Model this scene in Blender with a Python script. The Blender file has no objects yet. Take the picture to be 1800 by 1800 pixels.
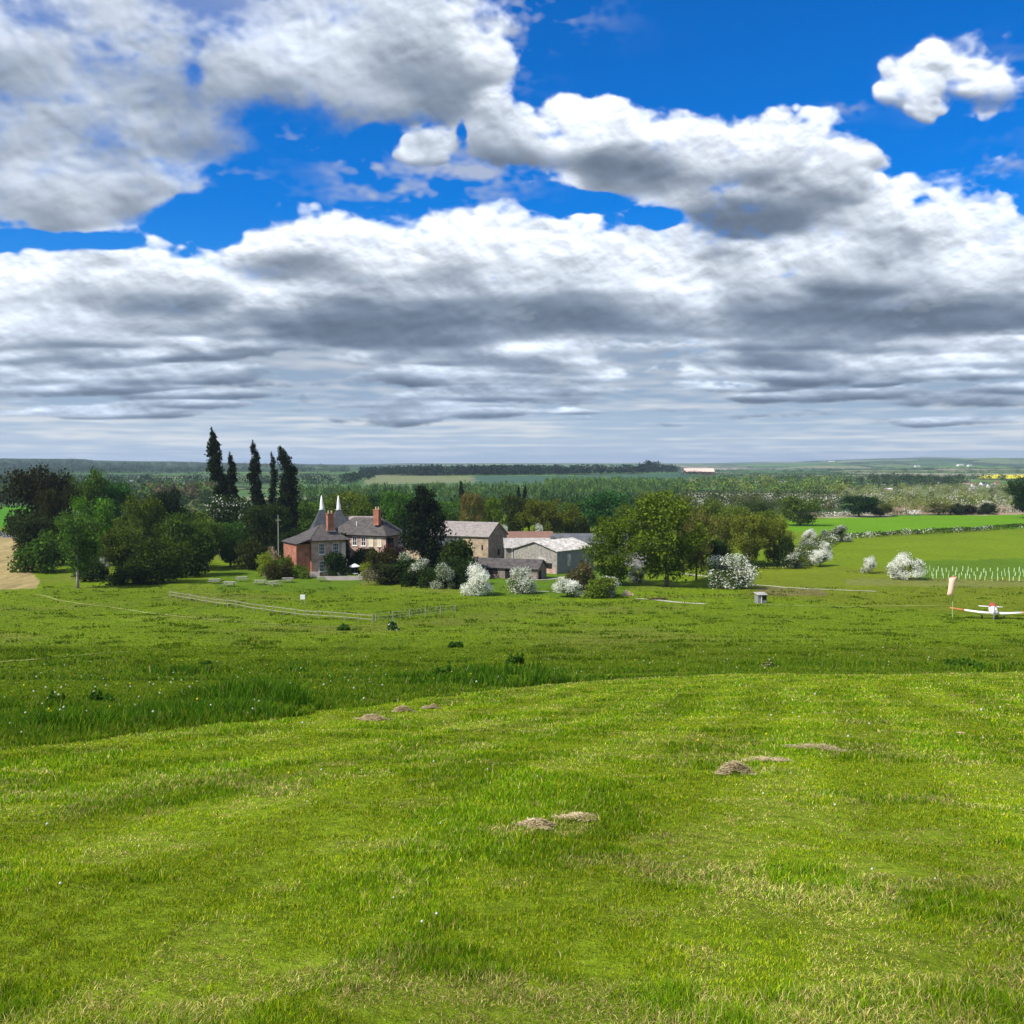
import bpy, math, random
import numpy as np
from mathutils import Vector, Matrix

C = bpy.context.scene.collection
RNG = np.random.default_rng(7)
random.seed(7)
EYE = 20.0                                   # height of the eye above the valley floor


# ------------------------------------------------------------------ small helpers
def tag(o, label=None, cat=None, group=None, kind=None):
    for k, v in (('label', label), ('category', cat), ('group', group), ('kind', kind)):
        if v: o[k] = v
    return o


def empty(name, loc, rz=0.0, scale=None):
    o = bpy.data.objects.new(name, None); C.objects.link(o)
    o.location = loc; o.rotation_euler = (0, 0, rz); o.empty_display_size = .3
    if scale: o.scale = scale
    return o


def thing(name, label, cat, loc, rz=0.0, group=None, scale=None):
    return tag(empty(name, loc, rz, scale), label, cat, group)


def mesh_obj(name, me, parent=None):
    o = bpy.data.objects.new(name, me); C.objects.link(o)
    if parent: o.parent = parent
    return o


def np_mesh(name, V, F, mat, smooth=False, attrs=None):
    """Mesh from numpy arrays; F is (n, 3) or (n, 4)."""
    me = bpy.data.meshes.new(name)
    V = np.asarray(V, np.float32); F = np.asarray(F, np.int32)
    k = F.shape[1]
    me.vertices.add(len(V)); me.vertices.foreach_set('co', V.ravel())
    me.loops.add(F.size); me.loops.foreach_set('vertex_index', F.ravel())
    me.polygons.add(len(F)); me.polygons.foreach_set('loop_start', np.arange(0, F.size, k, dtype=np.int32))
    me.polygons.foreach_set('loop_total', np.full(len(F), k, np.int32))
    if smooth: me.polygons.foreach_set('use_smooth', np.ones(len(F), bool))
    me.update(calc_edges=True)
    for an, (dom, typ, data) in (attrs or {}).items():
        a = me.attributes.new(an, typ, dom)
        data = np.asarray(data, np.float32)
        if typ == 'FLOAT_COLOR':
            if data.shape[1] == 3: data = np.hstack([data, np.ones((len(data), 1), np.float32)])
            a.data.foreach_set('color', data.ravel())
        else:
            a.data.foreach_set('value', data.ravel())
    me.materials.append(mat)
    return me


class MB:
    """Collects boxes, prisms and tubes and links them as one mesh."""
    def __init__(s): s.v = []; s.f = []

    def add(s, vs, fs):
        n = len(s.v); s.v += [tuple(v) for v in vs]; s.f += [tuple(i + n for i in f) for f in fs]; return s

    def box(s, x0, x1, y0, y1, z0, z1, M=None):
        vs = [Vector((x, y, z)) for z in (z0, z1) for x, y in ((x0, y0), (x1, y0), (x1, y1), (x0, y1))]
        if M is not None: vs = [M @ v for v in vs]
        return s.add(vs, [(3, 2, 1, 0), (4, 5, 6, 7), (0, 1, 5, 4), (1, 2, 6, 5), (2, 3, 7, 6), (3, 0, 4, 7)])

    def rings(s, rings, caps=True):
        """Loft through rings of equal length."""
        n = len(rings[0]); vs = [p for r in rings for p in r]; fs = []
        for k in range(len(rings) - 1):
            for i in range(n):
                a, b = k * n + i, k * n + (i + 1) % n
                fs.append((a, b, b + n, a + n))
        if caps: fs += [tuple(range(n - 1, -1, -1)), tuple((len(rings) - 1) * n + i for i in range(n))]
        return s.add(vs, fs)

    def tube(s, pts, radii, n=8):
        pts = [Vector(p) for p in pts]; R = []
        for i, p in enumerate(pts):
            d = (pts[min(i + 1, len(pts) - 1)] - pts[max(i - 1, 0)]).normalized()
            a = d.orthogonal().normalized() if abs(d.z) > .9 else d.cross(Vector((0, 0, 1))).normalized()
            if abs(d.z) > .9: a = Vector((1, 0, 0)); a = (a - d * a.dot(d)).normalized()
            b = d.cross(a)
            R.append([p + (a * math.cos(t) + b * math.sin(t)) * radii[i] for t in [2 * math.pi * j / n for j in range(n)]])
        return s.rings(R)

    def build(s, name, mat, parent=None, smooth=False, bevel=0):
        me = bpy.data.meshes.new(name); me.from_pydata([tuple(v) for v in s.v], [], s.f)
        if smooth: me.polygons.foreach_set('use_smooth', [True] * len(s.f))
        me.materials.append(mat); me.update()
        o = mesh_obj(name, me, parent)
        if bevel:
            m = o.modifiers.new('bevel', 'BEVEL'); m.width = bevel; m.segments = 2; m.limit_method = 'ANGLE'
        return o


# ------------------------------------------------------------------ materials
def mat(name, col=(.5, .5, .5), rough=.8, noise=None, bump=0, metal=0, spec=.3):
    """Principled material; noise = (scale, amount, second colour) mottles it in object space."""
    m = bpy.data.materials.new(name); m.use_nodes = True
    nt = m.node_tree; P = nt.nodes['Principled BSDF']
    P.inputs['Base Color'].default_value = (*col, 1); P.inputs['Roughness'].default_value = rough
    P.inputs['Metallic'].default_value = metal; P.inputs['Specular IOR Level'].default_value = spec
    if noise:
        sc, am, c2 = noise
        tc = nt.nodes.new('ShaderNodeTexCoord'); n = nt.nodes.new('ShaderNodeTexNoise'); n.inputs['Scale'].default_value = sc; n.inputs['Detail'].default_value = 6
        r = nt.nodes.new('ShaderNodeMapRange'); r.inputs[1].default_value = .35; r.inputs[2].default_value = .65; r.inputs[4].default_value = am
        x = nt.nodes.new('ShaderNodeMix'); x.data_type = 'RGBA'
        nt.links.new(tc.outputs['Object'], n.inputs['Vector']); nt.links.new(n.outputs['Fac'], r.inputs[0]); nt.links.new(r.outputs[0], x.inputs[0])
        x.inputs[6].default_value = (*col, 1); x.inputs[7].default_value = (*c2, 1); nt.links.new(x.outputs[2], P.inputs['Base Color'])
        if bump:
            b = nt.nodes.new('ShaderNodeBump'); b.inputs['Strength'].default_value = .6; b.inputs['Distance'].default_value = bump
            nt.links.new(n.outputs['Fac'], b.inputs['Height']); nt.links.new(b.outputs[0], P.inputs['Normal'])
    return m


def brick_mat(name, c1, c2, mortar, scale=1.0, bump=.004):
    m = mat(name, c1, .9); nt = m.node_tree; P = nt.nodes['Principled BSDF']
    tc = nt.nodes.new('ShaderNodeTexCoord'); sp = nt.nodes.new('ShaderNodeSeparateXYZ'); ad = nt.nodes.new('ShaderNodeMath'); cb = nt.nodes.new('ShaderNodeCombineXYZ')
    nt.links.new(tc.outputs['Object'], sp.inputs[0]); nt.links.new(sp.outputs[0], ad.inputs[0]); nt.links.new(sp.outputs[1], ad.inputs[1])
    nt.links.new(ad.outputs[0], cb.inputs[0]); nt.links.new(sp.outputs[2], cb.inputs[1])
    b = nt.nodes.new('ShaderNodeTexBrick'); b.inputs['Color1'].default_value = (*c1, 1); b.inputs['Color2'].default_value = (*c2, 1); b.inputs['Mortar'].default_value = (*mortar, 1)
    b.inputs['Scale'].default_value = scale; b.inputs['Brick Width'].default_value = .45; b.inputs['Row Height'].default_value = .15; b.inputs['Mortar Size'].default_value = .02
    n = nt.nodes.new('ShaderNodeTexNoise'); n.inputs['Scale'].default_value = 1.3; n.inputs['Detail'].default_value = 7
    r = nt.nodes.new('ShaderNodeMapRange'); r.inputs[1].default_value = .3; r.inputs[2].default_value = .7; r.inputs[3].default_value = .62; r.inputs[4].default_value = 1.25
    x = nt.nodes.new('ShaderNodeMix'); x.data_type = 'RGBA'; x.blend_type = 'MULTIPLY'; x.inputs[0].default_value = 1
    nt.links.new(cb.outputs[0], b.inputs['Vector']); nt.links.new(tc.outputs['Object'], n.inputs['Vector']); nt.links.new(n.outputs['Fac'], r.inputs[0])
    nt.links.new(b.outputs['Color'], x.inputs[6]); nt.links.new(r.outputs[0], x.inputs[7]); nt.links.new(x.outputs[2], P.inputs['Base Color'])
    return m


def leaf_mat(name, blossom=None, trans=.35):
    """Foliage: the object's own colour times a per-leaf variation; blossom = colour of the flowering share."""
    m = bpy.data.materials.new(name); m.use_nodes = True; nt = m.node_tree; nt.nodes.clear()
    out = nt.nodes.new('ShaderNodeOutputMaterial'); oi = nt.nodes.new('ShaderNodeObjectInfo'); at = nt.nodes.new('ShaderNodeAttribute'); at.attribute_name = 'leaf'
    sep = nt.nodes.new('ShaderNodeSeparateColor'); nt.links.new(at.outputs['Color'], sep.inputs[0])
    mul = nt.nodes.new('ShaderNodeVectorMath'); mul.operation = 'SCALE'; nt.links.new(oi.outputs['Color'], mul.inputs[0]); nt.links.new(sep.outputs[0], mul.inputs['Scale'])
    hs = nt.nodes.new('ShaderNodeHueSaturation'); nt.links.new(mul.outputs[0], hs.inputs['Color'])
    mr = nt.nodes.new('ShaderNodeMapRange'); mr.inputs[3].default_value = .482; mr.inputs[4].default_value = .518; nt.links.new(sep.outputs[1], mr.inputs[0]); nt.links.new(mr.outputs[0], hs.inputs['Hue'])
    col = hs.outputs['Color']
    if blossom:
        x = nt.nodes.new('ShaderNodeMix'); x.data_type = 'RGBA'; nt.links.new(sep.outputs[2], x.inputs[0]); nt.links.new(col, x.inputs[6]); x.inputs[7].default_value = (*blossom, 1); col = x.outputs[2]
    d = nt.nodes.new('ShaderNodeBsdfDiffuse'); t = nt.nodes.new('ShaderNodeBsdfTranslucent'); s = nt.nodes.new('ShaderNodeMixShader'); s.inputs[0].default_value = trans
    nt.links.new(col, d.inputs[0]); nt.links.new(col, t.inputs[0]); nt.links.new(d.outputs[0], s.inputs[1]); nt.links.new(t.outputs[0], s.inputs[2]); nt.links.new(s.outputs[0], out.inputs[0])
    return m


def attr_mat(name, attr, trans=.3, rough=1.0):
    m = bpy.data.materials.new(name); m.use_nodes = True; nt = m.node_tree; nt.nodes.clear()
    out = nt.nodes.new('ShaderNodeOutputMaterial'); at = nt.nodes.new('ShaderNodeAttribute'); at.attribute_name = attr
    d = nt.nodes.new('ShaderNodeBsdfDiffuse'); t = nt.nodes.new('ShaderNodeBsdfTranslucent'); s = nt.nodes.new('ShaderNodeMixShader'); s.inputs[0].default_value = trans
    nt.links.new(at.outputs['Color'], d.inputs[0]); nt.links.new(at.outputs['Color'], t.inputs[0])
    nt.links.new(d.outputs[0], s.inputs[1]); nt.links.new(t.outputs[0], s.inputs[2]); nt.links.new(s.outputs[0], out.inputs[0])
    return m
# ------------------------------------------------------------------ cloud field (computed from noise, no image files)
F_PX, PITCH = 1805.0, math.radians(2.7)

def lattice(n, seed):
    return np.random.default_rng(seed).random(n, dtype=np.float32)

def spline_w(t):
    t2, t3 = t * t, t * t * t
    return ((1 - 3 * t + 3 * t2 - t3) / 6, (4 - 6 * t2 + 3 * t3) / 6, (1 + 3 * t + 3 * t2 - 3 * t3) / 6, t3 / 6)

def interp_axis(a, c, axis):
    c = c - c.min() + 1.0
    i = np.floor(c).astype(int); w = spline_w((c - i).astype(np.float32))
    out = None
    for k in range(4):
        s = [1] * a.ndim; s[axis] = len(c)
        v = np.take(a, i - 1 + k, axis=axis) * w[k].reshape(s)
        out = v if out is None else out + v
    return out

def smooth_noise(ys, xs, ws, seed):
    """Cubic lattice noise, about -1..1, on the product grid of three coordinate lists."""
    n = [int(c.max() - c.min()) + 5 for c in (ws, ys, xs)]
    a = np.random.default_rng(seed).random(n, dtype=np.float32) * 2 - 1
    a = interp_axis(a, ws, 0); a = interp_axis(a, ys, 1); a = interp_axis(a, xs, 2)
    return a * 1.9

def shift_x(a, d):
    i = int(math.floor(d)); f = d - i
    b = np.roll(a, i, axis=-1) * (1 - f) + np.roll(a, i + 1, axis=-1) * f
    return b

# each cloud: centre x, y, radius x, radius up, radius down, depth 0..1, weight
CUMULUS = [
    (60, 60, 420, 260, 150, .55, .72), (250, 170, 330, 150, 110, .6, .66), (40, 250, 330, 100, 100, .6, .72),
    (120, 330, 310, 70, 80, .5, .95), (330, 250, 190, 70, 50, .6, .8), (420, 120, 130, 120, 90, .3, .95),
    (560, 130, 220, 150, 100, .35, 1.05), (720, 90, 190, 130, 100, .5, 1.0), (700, 180, 150, 80, 50, .35, .9),
    (860, 110, 70, 60, 60, .5, .6), (735, 268, 66, 52, 46, .4, 1.05), (606, 306, 40, 28, 26, .5, .8), (690, 330, 90, 26, 26, .5, .45),
    (930, 240, 150, 85, 55, .45, 1.1), (1030, 225, 100, 75, 70, .35, 1.1), (1090, 270, 100, 60, 60, .3, 1.1), (900, 40, 110, 40, 40, .5, .45),
    (1000, 315, 110, 35, 30, .6, .7),
    (1330, 270, 210, 95, 110, .45, 1.15), (1200, 290, 180, 75, 60, .5, 1.1), (1360, 240, 110, 62, 80, .35, 1.1), (1465, 280, 85, 72, 90, .3, 1.1),
    (1380, 370, 160, 60, 62, .35, 1.1), (1230, 350, 120, 50, 40, .5, .85),
    (1600, 150, 72, 70, 60, .4, .95), (1640, 105, 44, 42, 40, .35, .9), (1630, 190, 40, 30, 38, .4, .8), (1735, 130, 80, 38, 50, .6, .36), (1765, 290, 50, 20, 20, .5, .30),
    (540, 420, 150, 85, 90, .4, 1.1), (300, 460, 220, 70, 110, .5, 1.05), (100, 500, 240, 80, 120, .5, 1.05), (700, 470, 260, 90, 110, .4, 1.15),
    (960, 450, 210, 110, 130, .35, 1.25), (1130, 480, 180, 110, 110, .35, 1.2), (820, 410, 110, 62, 90, .45, 1.1), (1000, 400, 90, 55, 80, .4, 1.15),
    (900, 540, 420, 60, 62, .25, 1.15), (600, 550, 280, 60, 60, .3, 1.0), (1310, 490, 140, 60, 80, .5, 1.0),
    (1500, 450, 170, 85, 110, .45, 1.15), (1700, 430, 170, 112, 110, .4, 1.2), (1560, 370, 60, 66, 90, .5, 1.1), (1850, 440, 170, 95, 130, .5, 1.15), (1690, 500, 140, 62, 60, .2, 1.1),
    (1720, 550, 290, 45, 48, .2, 1.1), (1400, 530, 160, 40, 40, .35, .9),
    (2150, 330, 260, 150, 150, .5, 1.0), (-250, 420, 260, 160, 150, .5, 1.0), (500, -120, 420, 120, 110, .5, 1.0), (-250, 100, 300, 200, 200, .5, 1.0), (2350, -60, 240, 90, 90, .5, .8),
]
_r = random.Random(11)
for _k in range(190):                                    # rows of flattened clouds nearing the horizon
    _t = _r.random(); _y = 560 + 190 * _t
    CUMULUS.append((_r.uniform(-350, 2150), _y, _r.uniform(50, 260) * (1 - .4 * _t), _r.uniform(20, 36) * (1 - .74 * _t), _r.uniform(12, 22) * (1 - .7 * _t), .75 - .3 * _t + _r.uniform(-.1, .1), _r.uniform(.5, .85)))
_c = list(CUMULUS[:-190])                               # puffs: heaped tops on the big clouds, broken edges on the small ones
for cx, cy, rx, ru, rd, cw, wt in _c:
    if rx <= 95:
        CUMULUS[CUMULUS.index((cx, cy, rx, ru, rd, cw, wt))] = (cx, cy, rx * .8, ru * .8, rd * .8, cw, wt * .85)
        for _k in range(7):
            _a = _r.uniform(0, 6.28); _q = _r.uniform(.35, .8); _s = _r.uniform(.25, .45); CUMULUS.append((cx + math.cos(_a) * rx * _q, cy - math.sin(_a) * (ru if math.sin(_a) > 0 else rd) * _q, rx * _s, ru * _s, rd * _s, cw, wt * .9))
    elif wt >= 1.0 and cy > 150:
        for _k in range(9):
            _a = _r.uniform(.15, 2.99); _q = _r.uniform(.45, .78); _s = _r.uniform(.13, .26); CUMULUS.append((cx + math.cos(_a) * rx * _q, cy - math.sin(_a) * ru * _q, max(28, rx * _s), max(24, ru * _s * 1.5), ru * _s * 1.3, cw - _r.uniform(0, .12), wt * .95))
GAPS = [(560, 330, 170, 58, 1.3), (600, 20, 40, 30, .4), (190, 420, 60, 16, .6), (960, 330, 60, 18, .7), (1185, 378, 40, 20, .7), (400, 385, 130, 38, 1.3), (655, 262, 45, 40, .9), (60, 428, 190, 22, .9), (795, 320, 60, 40, .9), (805, 240, 14, 30, .6), (1010, 345, 100, 20, 1.0),
        (1200, 60, 330, 110, 1.0), (1330, 370, 30, 16, .7), (1160, 375, 45, 25, .8), (1640, 250, 110, 45, 1.1), (1290, 120, 200, 70, 1.0), (330, 130, 30, 40, .5), (1800, 620, 60, 10, .4)]
# shade (+) and sunlight (-) painted by hand into the cloud brightness
CLOUD_SHADE = [(1080, 288, 110, 34, 1.1), (1400, 372, 150, 50, 1.1), (1340, 400, 170, 28, .8), (900, 558, 340, 36, .95), (640, 590, 220, 34, .75), (1650, 560, 250, 34, 1.0), (1500, 520, 160, 30, .8), (560, 700, 520, 26, .8),
         (1250, 735, 420, 24, .8), (300, 640, 330, 30, .6), (720, 120, 110, 60, .5), (150, 120, 260, 120, .45), (1200, 620, 420, 24, .7), (1330, 490, 90, 60, .5), (1560, 690, 300, 25, .6), (480, 520, 260, 50, .4),
         (450, 90, 110, 60, -.5), (380, 180, 60, 40, -.4), (1000, 205, 110, 50, -.7), (1340, 225, 110, 45, -.9), (1480, 255, 50, 45, -.8), (1250, 260, 120, 40, -.3), (860, 420, 140, 50, -1.0), (1010, 420, 130, 60, -1.1),
         (1150, 430, 90, 60, -.9), (560, 390, 110, 40, -.5), (1700, 380, 130, 50, -1.0), (1470, 450, 90, 40, -.8), (1720, 470, 90, 35, -1.0), (1240, 500, 90, 40, -.8), (1560, 350, 50, 60, -.8), (300, 430, 150, 30, -.4),
         (1100, 590, 200, 18, -.5), (200, 490, 160, 25, -.3), (1620, 120, 50, 50, -.5), (730, 245, 50, 30, -.4),
         (1050, 472, 46, 18, -1.0), (1230, 515, 34, 22, -1.0), (500, 498, 90, 14, -.9), (330, 505, 70, 12, -.6), (950, 612, 120, 12, -.9), (700, 640, 110, 12, -.6), (440, 585, 30, 14, -.8), (260, 618, 22, 12, -.8),
         (140, 560, 160, 18, -.6), (1040, 545, 60, 14, -.4), (1560, 485, 110, 24, -.8), (1760, 440, 40, 26, -.9), (1640, 545, 120, 12, .6), (1150, 615, 160, 12, -.5), (1380, 640, 200, 12, -.5), (700, 660, 300, 16, .6), (1500, 610, 120, 14, .4), (60, 545, 60, 12, -.6), (560, 450, 90, 24, .5), (1130, 500, 60, 20, .5), (1480, 500, 80, 30, .6), (1000, 500, 60, 16, .6)]
CLOUD_AZ, CLOUD_EL = 0.66, 0.56

def cloud_image(res=1400.0, nw=40):
    """Radiance (R, G, B) and cover of the clouds over azimuth -0.66..0.66 and elevation 0..0.56 rad."""
    W, H = int(2 * CLOUD_AZ * res), int(CLOUD_EL * res)
    az = (np.arange(W) + .5) / res - CLOUD_AZ
    el = (np.arange(H) + .5) / res
    A, E = np.meshgrid(az, el[::-1])
    dx, dy, dz = np.sin(A) * np.cos(E), np.cos(A) * np.cos(E), np.sin(E)
    fwd = dy * math.cos(PITCH) - dz * math.sin(PITCH); up = dy * math.sin(PITCH) + dz * math.cos(PITCH)
    X = (900 + F_PX * dx / fwd).astype(np.float32); Y = (900 - F_PX * up / fwd).astype(np.float32)
    cell = F_PX / res
    xs = np.arange(W) * cell; yrow = Y[:, W // 2].astype(np.float64)
    sc = np.interp(yrow, [-200, 350, 600, 760, 815], [1.1, .95, .62, .36, .22])     # features flatten towards the horizon
    ys = np.concatenate([[0], np.cumsum(np.diff(yrow) / ((sc[1:] + sc[:-1]) / 2))])
    depth = 520.0; wv = (np.arange(nw) + .5) / nw; ws = wv * depth
    # --- cumulus volume
    base_n = np.zeros((H, W), np.float32); base_d = np.full((H, W), 1e-3, np.float32)
    body = np.full((nw, H, W), -1.0, np.float32)
    wx = smooth_noise(ys / 150, xs / 150, np.zeros(1), 5)[0] * 26; wy = smooth_noise(ys / 110, xs / 150, np.zeros(1), 6)[0] * 15
    Xw, Yw = X + wx, Y + wy
    for cx, cy, rx, ru, rd, cw, wt in CUMULUS:
        x0, x1 = np.searchsorted(X[H // 2], [cx - 2.2 * rx - 60, cx + 2.2 * rx + 60]); m = (yrow > cy - 2.2 * ru - 60) & (yrow < cy + 2.2 * rd + 60)
        if x1 <= x0 or not m.any(): continue
        j0, j1 = np.where(m)[0][[0, -1]]; j1 += 1
        yy = Yw[j0:j1, x0:x1] - cy
        q = ((Xw[j0:j1, x0:x1] - cx) / rx) ** 2 + (yy / np.where(yy < 0, ru, rd)) ** 2
        rz = min(.42, .16 + ru / 520)
        b = wt * (1 - np.sqrt(q[None] + (((wv - cw) / rz) ** 2)[:, None, None].astype(np.float32)))
        s = body[:, j0:j1, x0:x1]; k = 9.0
        lw = np.clip(b.max(0) + .25, 0, 1) ** 2 * wt * (1.3 - cw)
        base_n[j0:j1, x0:x1] += lw * np.clip(yy / np.where(yy < 0, ru, rd), -1, 1.1); base_d[j0:j1, x0:x1] += lw
        hi = np.maximum(s, b); s[...] = hi + np.exp(-k * np.abs(s - b)) * .06
    for cx, cy, rx, ry, wt in GAPS:
        body -= (wt * np.clip(1.25 - np.sqrt(((Xw - cx) / rx) ** 2 + ((Yw - cy) / ry) ** 2), 0, 1))[None]
    nz = np.zeros((nw, H, W), np.float32); amp = 1.0
    for o, wl in enumerate((210, 105, 54, 27, 14, 7.5, 4.2)):
        n = smooth_noise(ys / (wl * .8), xs / wl, ws / (wl * (1, 1, 1, 1.3, 2, 3.5, 6)[o]), 20 + o)
        nz += amp * ((.75 - 2.4 * np.abs(n)) if o <= 4 else n) * (.85, 1, 1.05, 1.15, 1.2, 1.3, 1.3)[o]
        amp *= .66
    body += .46 * nz
    body -= .11
    zone = np.clip(1 - np.interp(X, [500, 760], [0, 1]) - np.interp(Y, [300, 430], [0, 1]), 0, 1)
    rag = smooth_noise(ys / 120, xs / 150, np.zeros(1), 90)[0] + .7 * smooth_noise(ys / 55, xs / 70, np.zeros(1), 91)[0] + .4 * smooth_noise(ys / 24, xs / 30, np.zeros(1), 92)[0]
    rag2 = smooth_noise(ys / 40, xs / 60, np.zeros(1), 95)[0] + .6 * smooth_noise(ys / 14, xs / 20, np.zeros(1), 96)[0] + .4 * smooth_noise(ys / 6, xs / 8, np.zeros(1), 97)[0]
    body += (rag * (.15 + .20 * zone) - .13 * zone)[None]
    dens = np.clip(body * 3.0, 0, 1) ** 1.35 * ((1 - .70 * zone) * np.clip(.80 + .6 * rag2, .15, 1.4))[None]; del nz, body
    # sunlight: optical depth summed down the rows along the direction to the sun
    tau = np.zeros_like(dens); t = np.zeros((nw, W), np.float32)
    for j in range(H):
        u = shift_x(t, .55); u[1:] = u[1:] * .97 + u[:-1] * .03
        v = u.copy(); v[:-1] = .8 * u[:-1] + .2 * np.roll(u, 0, 0)[1:]
        t = v * math.exp(-cell / 170) + dens[:, j] * cell / 60.0
        tau[:, j] = t
    sun = .78 * np.exp(-1.15 * tau) + .30 * np.exp(-.30 * tau)
    amb = np.clip(1 - tau * .055, .32, 1)
    del tau
    trans = np.ones((H, W), np.float32); L = np.zeros((H, W), np.float32); Am = np.zeros((H, W), np.float32)
    for k in range(nw):
        a = 1 - np.exp(-dens[k] * 520 / nw / 26.0)
        L += trans * a * sun[k]; Am += trans * a * amb[k]; trans *= 1 - a
    cov = 1 - trans
    c = np.maximum(cov, 1e-3); L /= c; Am /= c
    low = np.clip(base_n / base_d, -1, 1); low = low + .42 * (smooth_noise(ys / 60, xs / 90, np.zeros(1), 61)[0] + .6 * smooth_noise(ys / 25, xs / 40, np.zeros(1), 62)[0])
    for cx, cy, rx, ry, wt in CLOUD_SHADE:
        low += (.72 * wt) * np.exp(-((Xw - cx) / rx) ** 2 - ((Yw - cy) / ry) ** 2)
    grade = np.interp(low, [-.7, -.1, .45, .9], [1.0, .78, .24, .05])
    def relief_of(wls, fall, step, seed):
        d = np.zeros((H, W), np.float32); am = 1.0
        for o, wl in enumerate(wls):
            n = smooth_noise(ys / (wl * .75), xs / wl, np.zeros(1), seed + o)[0]; d += am * np.sqrt(n * n + .07); am *= fall
        st = max(1, int(round(step * res / 1400)))
        g = -(d - np.roll(np.roll(d, st, 0), -(st // 2), 1))
        return g, d
    big, dbig = relief_of((84, 44, 23, 12), .68, 8, 70); fine, dfine = relief_of((20, 11, 6, 3.6), .72, 3, 80)
    zone = np.clip(1 - np.interp(X, [560, 900], [0, 1]) - np.interp(Y, [300, 430], [0, 1]), 0, 1)
    soft = np.clip(1 - .75 * np.clip(base_n / base_d + .1, 0, 1), .25, 1)
    L = L * np.clip(1 + soft * (.95 * np.clip(big, -.5, .6) + .34 * np.clip(fine, -.5, .5) * (1 - .6 * zone)), .2, 1.5)
    Am = Am * (1 + .34 * np.clip(big, -.5, .5) + .05 * np.clip(fine, -.5, .5))
    L *= grade * np.interp(Y, [330, 560, 640, 760], [1, 1, .92, .88]); Am *= np.interp(low, [-.6, .6, 1.3], [1.2, .9, .66])
    sunc = np.array([1.0, .99, .965]); ambc = np.array([.195, .262, .365])
    L *= 1 - .40 * zone; Am *= 1 + .06 * zone
    rgb = L[..., None] * sunc * .98 + Am[..., None] * ambc
    rgb = rgb * np.stack([np.interp(Y, [480, 680], v) for v in ([1, .93], [1, .98], [1, 1.04])], -1)
    # --- far flat layers towards the horizon
    s1 = smooth_noise(ys / 70, xs / 420, np.zeros(1), 41)[0]; s2 = smooth_noise(ys / 34, xs / 170, np.zeros(1), 42)[0]
    s3 = smooth_noise(ys / 15, xs / 60, np.zeros(1), 43)[0]; s4 = smooth_noise(ys / 8, xs / 24, np.zeros(1), 44)[0]; s5 = smooth_noise(ys / 4, xs / 10, np.zeros(1), 45)[0]
    n = s1 * .55 + s2 * .4 + s3 * .28 + s4 * .17 + s5 * .09
    base = np.interp(Y, [330, 480, 560, 800], [-1.4, -.2, .75, .9])
    fc = np.clip((n * .9 + base + .15) * 2.0, 0, 1)
    n2 = np.roll(n, -max(2, int(6 * res / 1400)), axis=0)
    edge = np.clip((n - n2) * 1.1, -1, 1)
    lit = np.clip(.20 + .40 * np.clip(s2 * .8 + s3 * .7 + s4 * .5, -1, 1.4) + .42 * edge + .16 * s4, 0, 1)
    dark = np.stack([np.interp(Y, [500, 640, 700, 740, 815], v) for v in ([.33, .30, .32, .40, .50], [.41, .40, .44, .53, .61], [.50, .54, .60, .68, .74])], -1)
    brt = np.stack([np.interp(Y, [500, 640, 740, 815], v) for v in ([.72, .60, .72, .80], [.74, .64, .76, .84], [.76, .71, .80, .88])], -1)
    st = smooth_noise(ys / 9, xs / 190, np.zeros(1), 47)[0] + .6 * smooth_noise(ys / 5, xs / 60, np.zeros(1), 48)[0]
    lit = np.clip(lit + np.interp(Y, [690, 740], [0, 1]) * np.clip(st * .9 - .1, -.15, .8), 0, 1)
    far = dark + (brt - dark) * lit[..., None]
    # high thin veils at the upper corner
    v1 = smooth_noise(ys / 120, xs / 260, np.zeros(1), 51)[0] + .5 * smooth_noise(ys / 40, xs / 80, np.zeros(1), 52)[0]
    wisp = np.clip(smooth_noise(ys / 26, xs / 60, np.zeros(1), 53)[0] + .6 * smooth_noise(ys / 10, xs / 20, np.zeros(1), 54)[0] + .4 * smooth_noise(ys / 5, xs / 8, np.zeros(1), 55)[0], 0, 1)
    wz = sum(np.exp(-((Xw - cx) / rx) ** 2 - ((Yw - cy) / ry) ** 2) for cx, cy, rx, ry in ((720, 345, 130, 40), (930, 30, 110, 45), (1740, 150, 110, 60), (1770, 290, 60, 18), (560, 250, 80, 25), (860, 130, 70, 60), (1480, 190, 30, 16), (420, 330, 60, 30), (820, 300, 90, 30), (640, 300, 60, 20)))
    veil = np.clip(v1 * .5 + np.interp(Y - .12 * X, [-150, 120, 330], [.65, .05, -.9]) + np.interp(X, [500, 900], [0, -1.0]), 0, .75)
    veil = np.clip(veil + wisp * wz * .85, 0, .8)
    a0 = fc; col = far
    ac = a0 + veil * (1 - a0); col = (col * a0[..., None] + np.array([.50, .55, .66]) * (veil * (1 - a0))[..., None]) / np.maximum(ac, 1e-3)[..., None]
    out_a = cov + ac * (1 - cov)
    out = (rgb * cov[..., None] + col * (ac * (1 - cov))[..., None]) / np.maximum(out_a, 1e-3)[..., None]
    return np.dstack([out, out_a]).astype(np.float32)[::-1].copy()      # row 0 at the horizon
# ------------------------------------------------------------------ terrain
_NT = np.random.default_rng(3).random((256, 256)).astype(np.float64)


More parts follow.
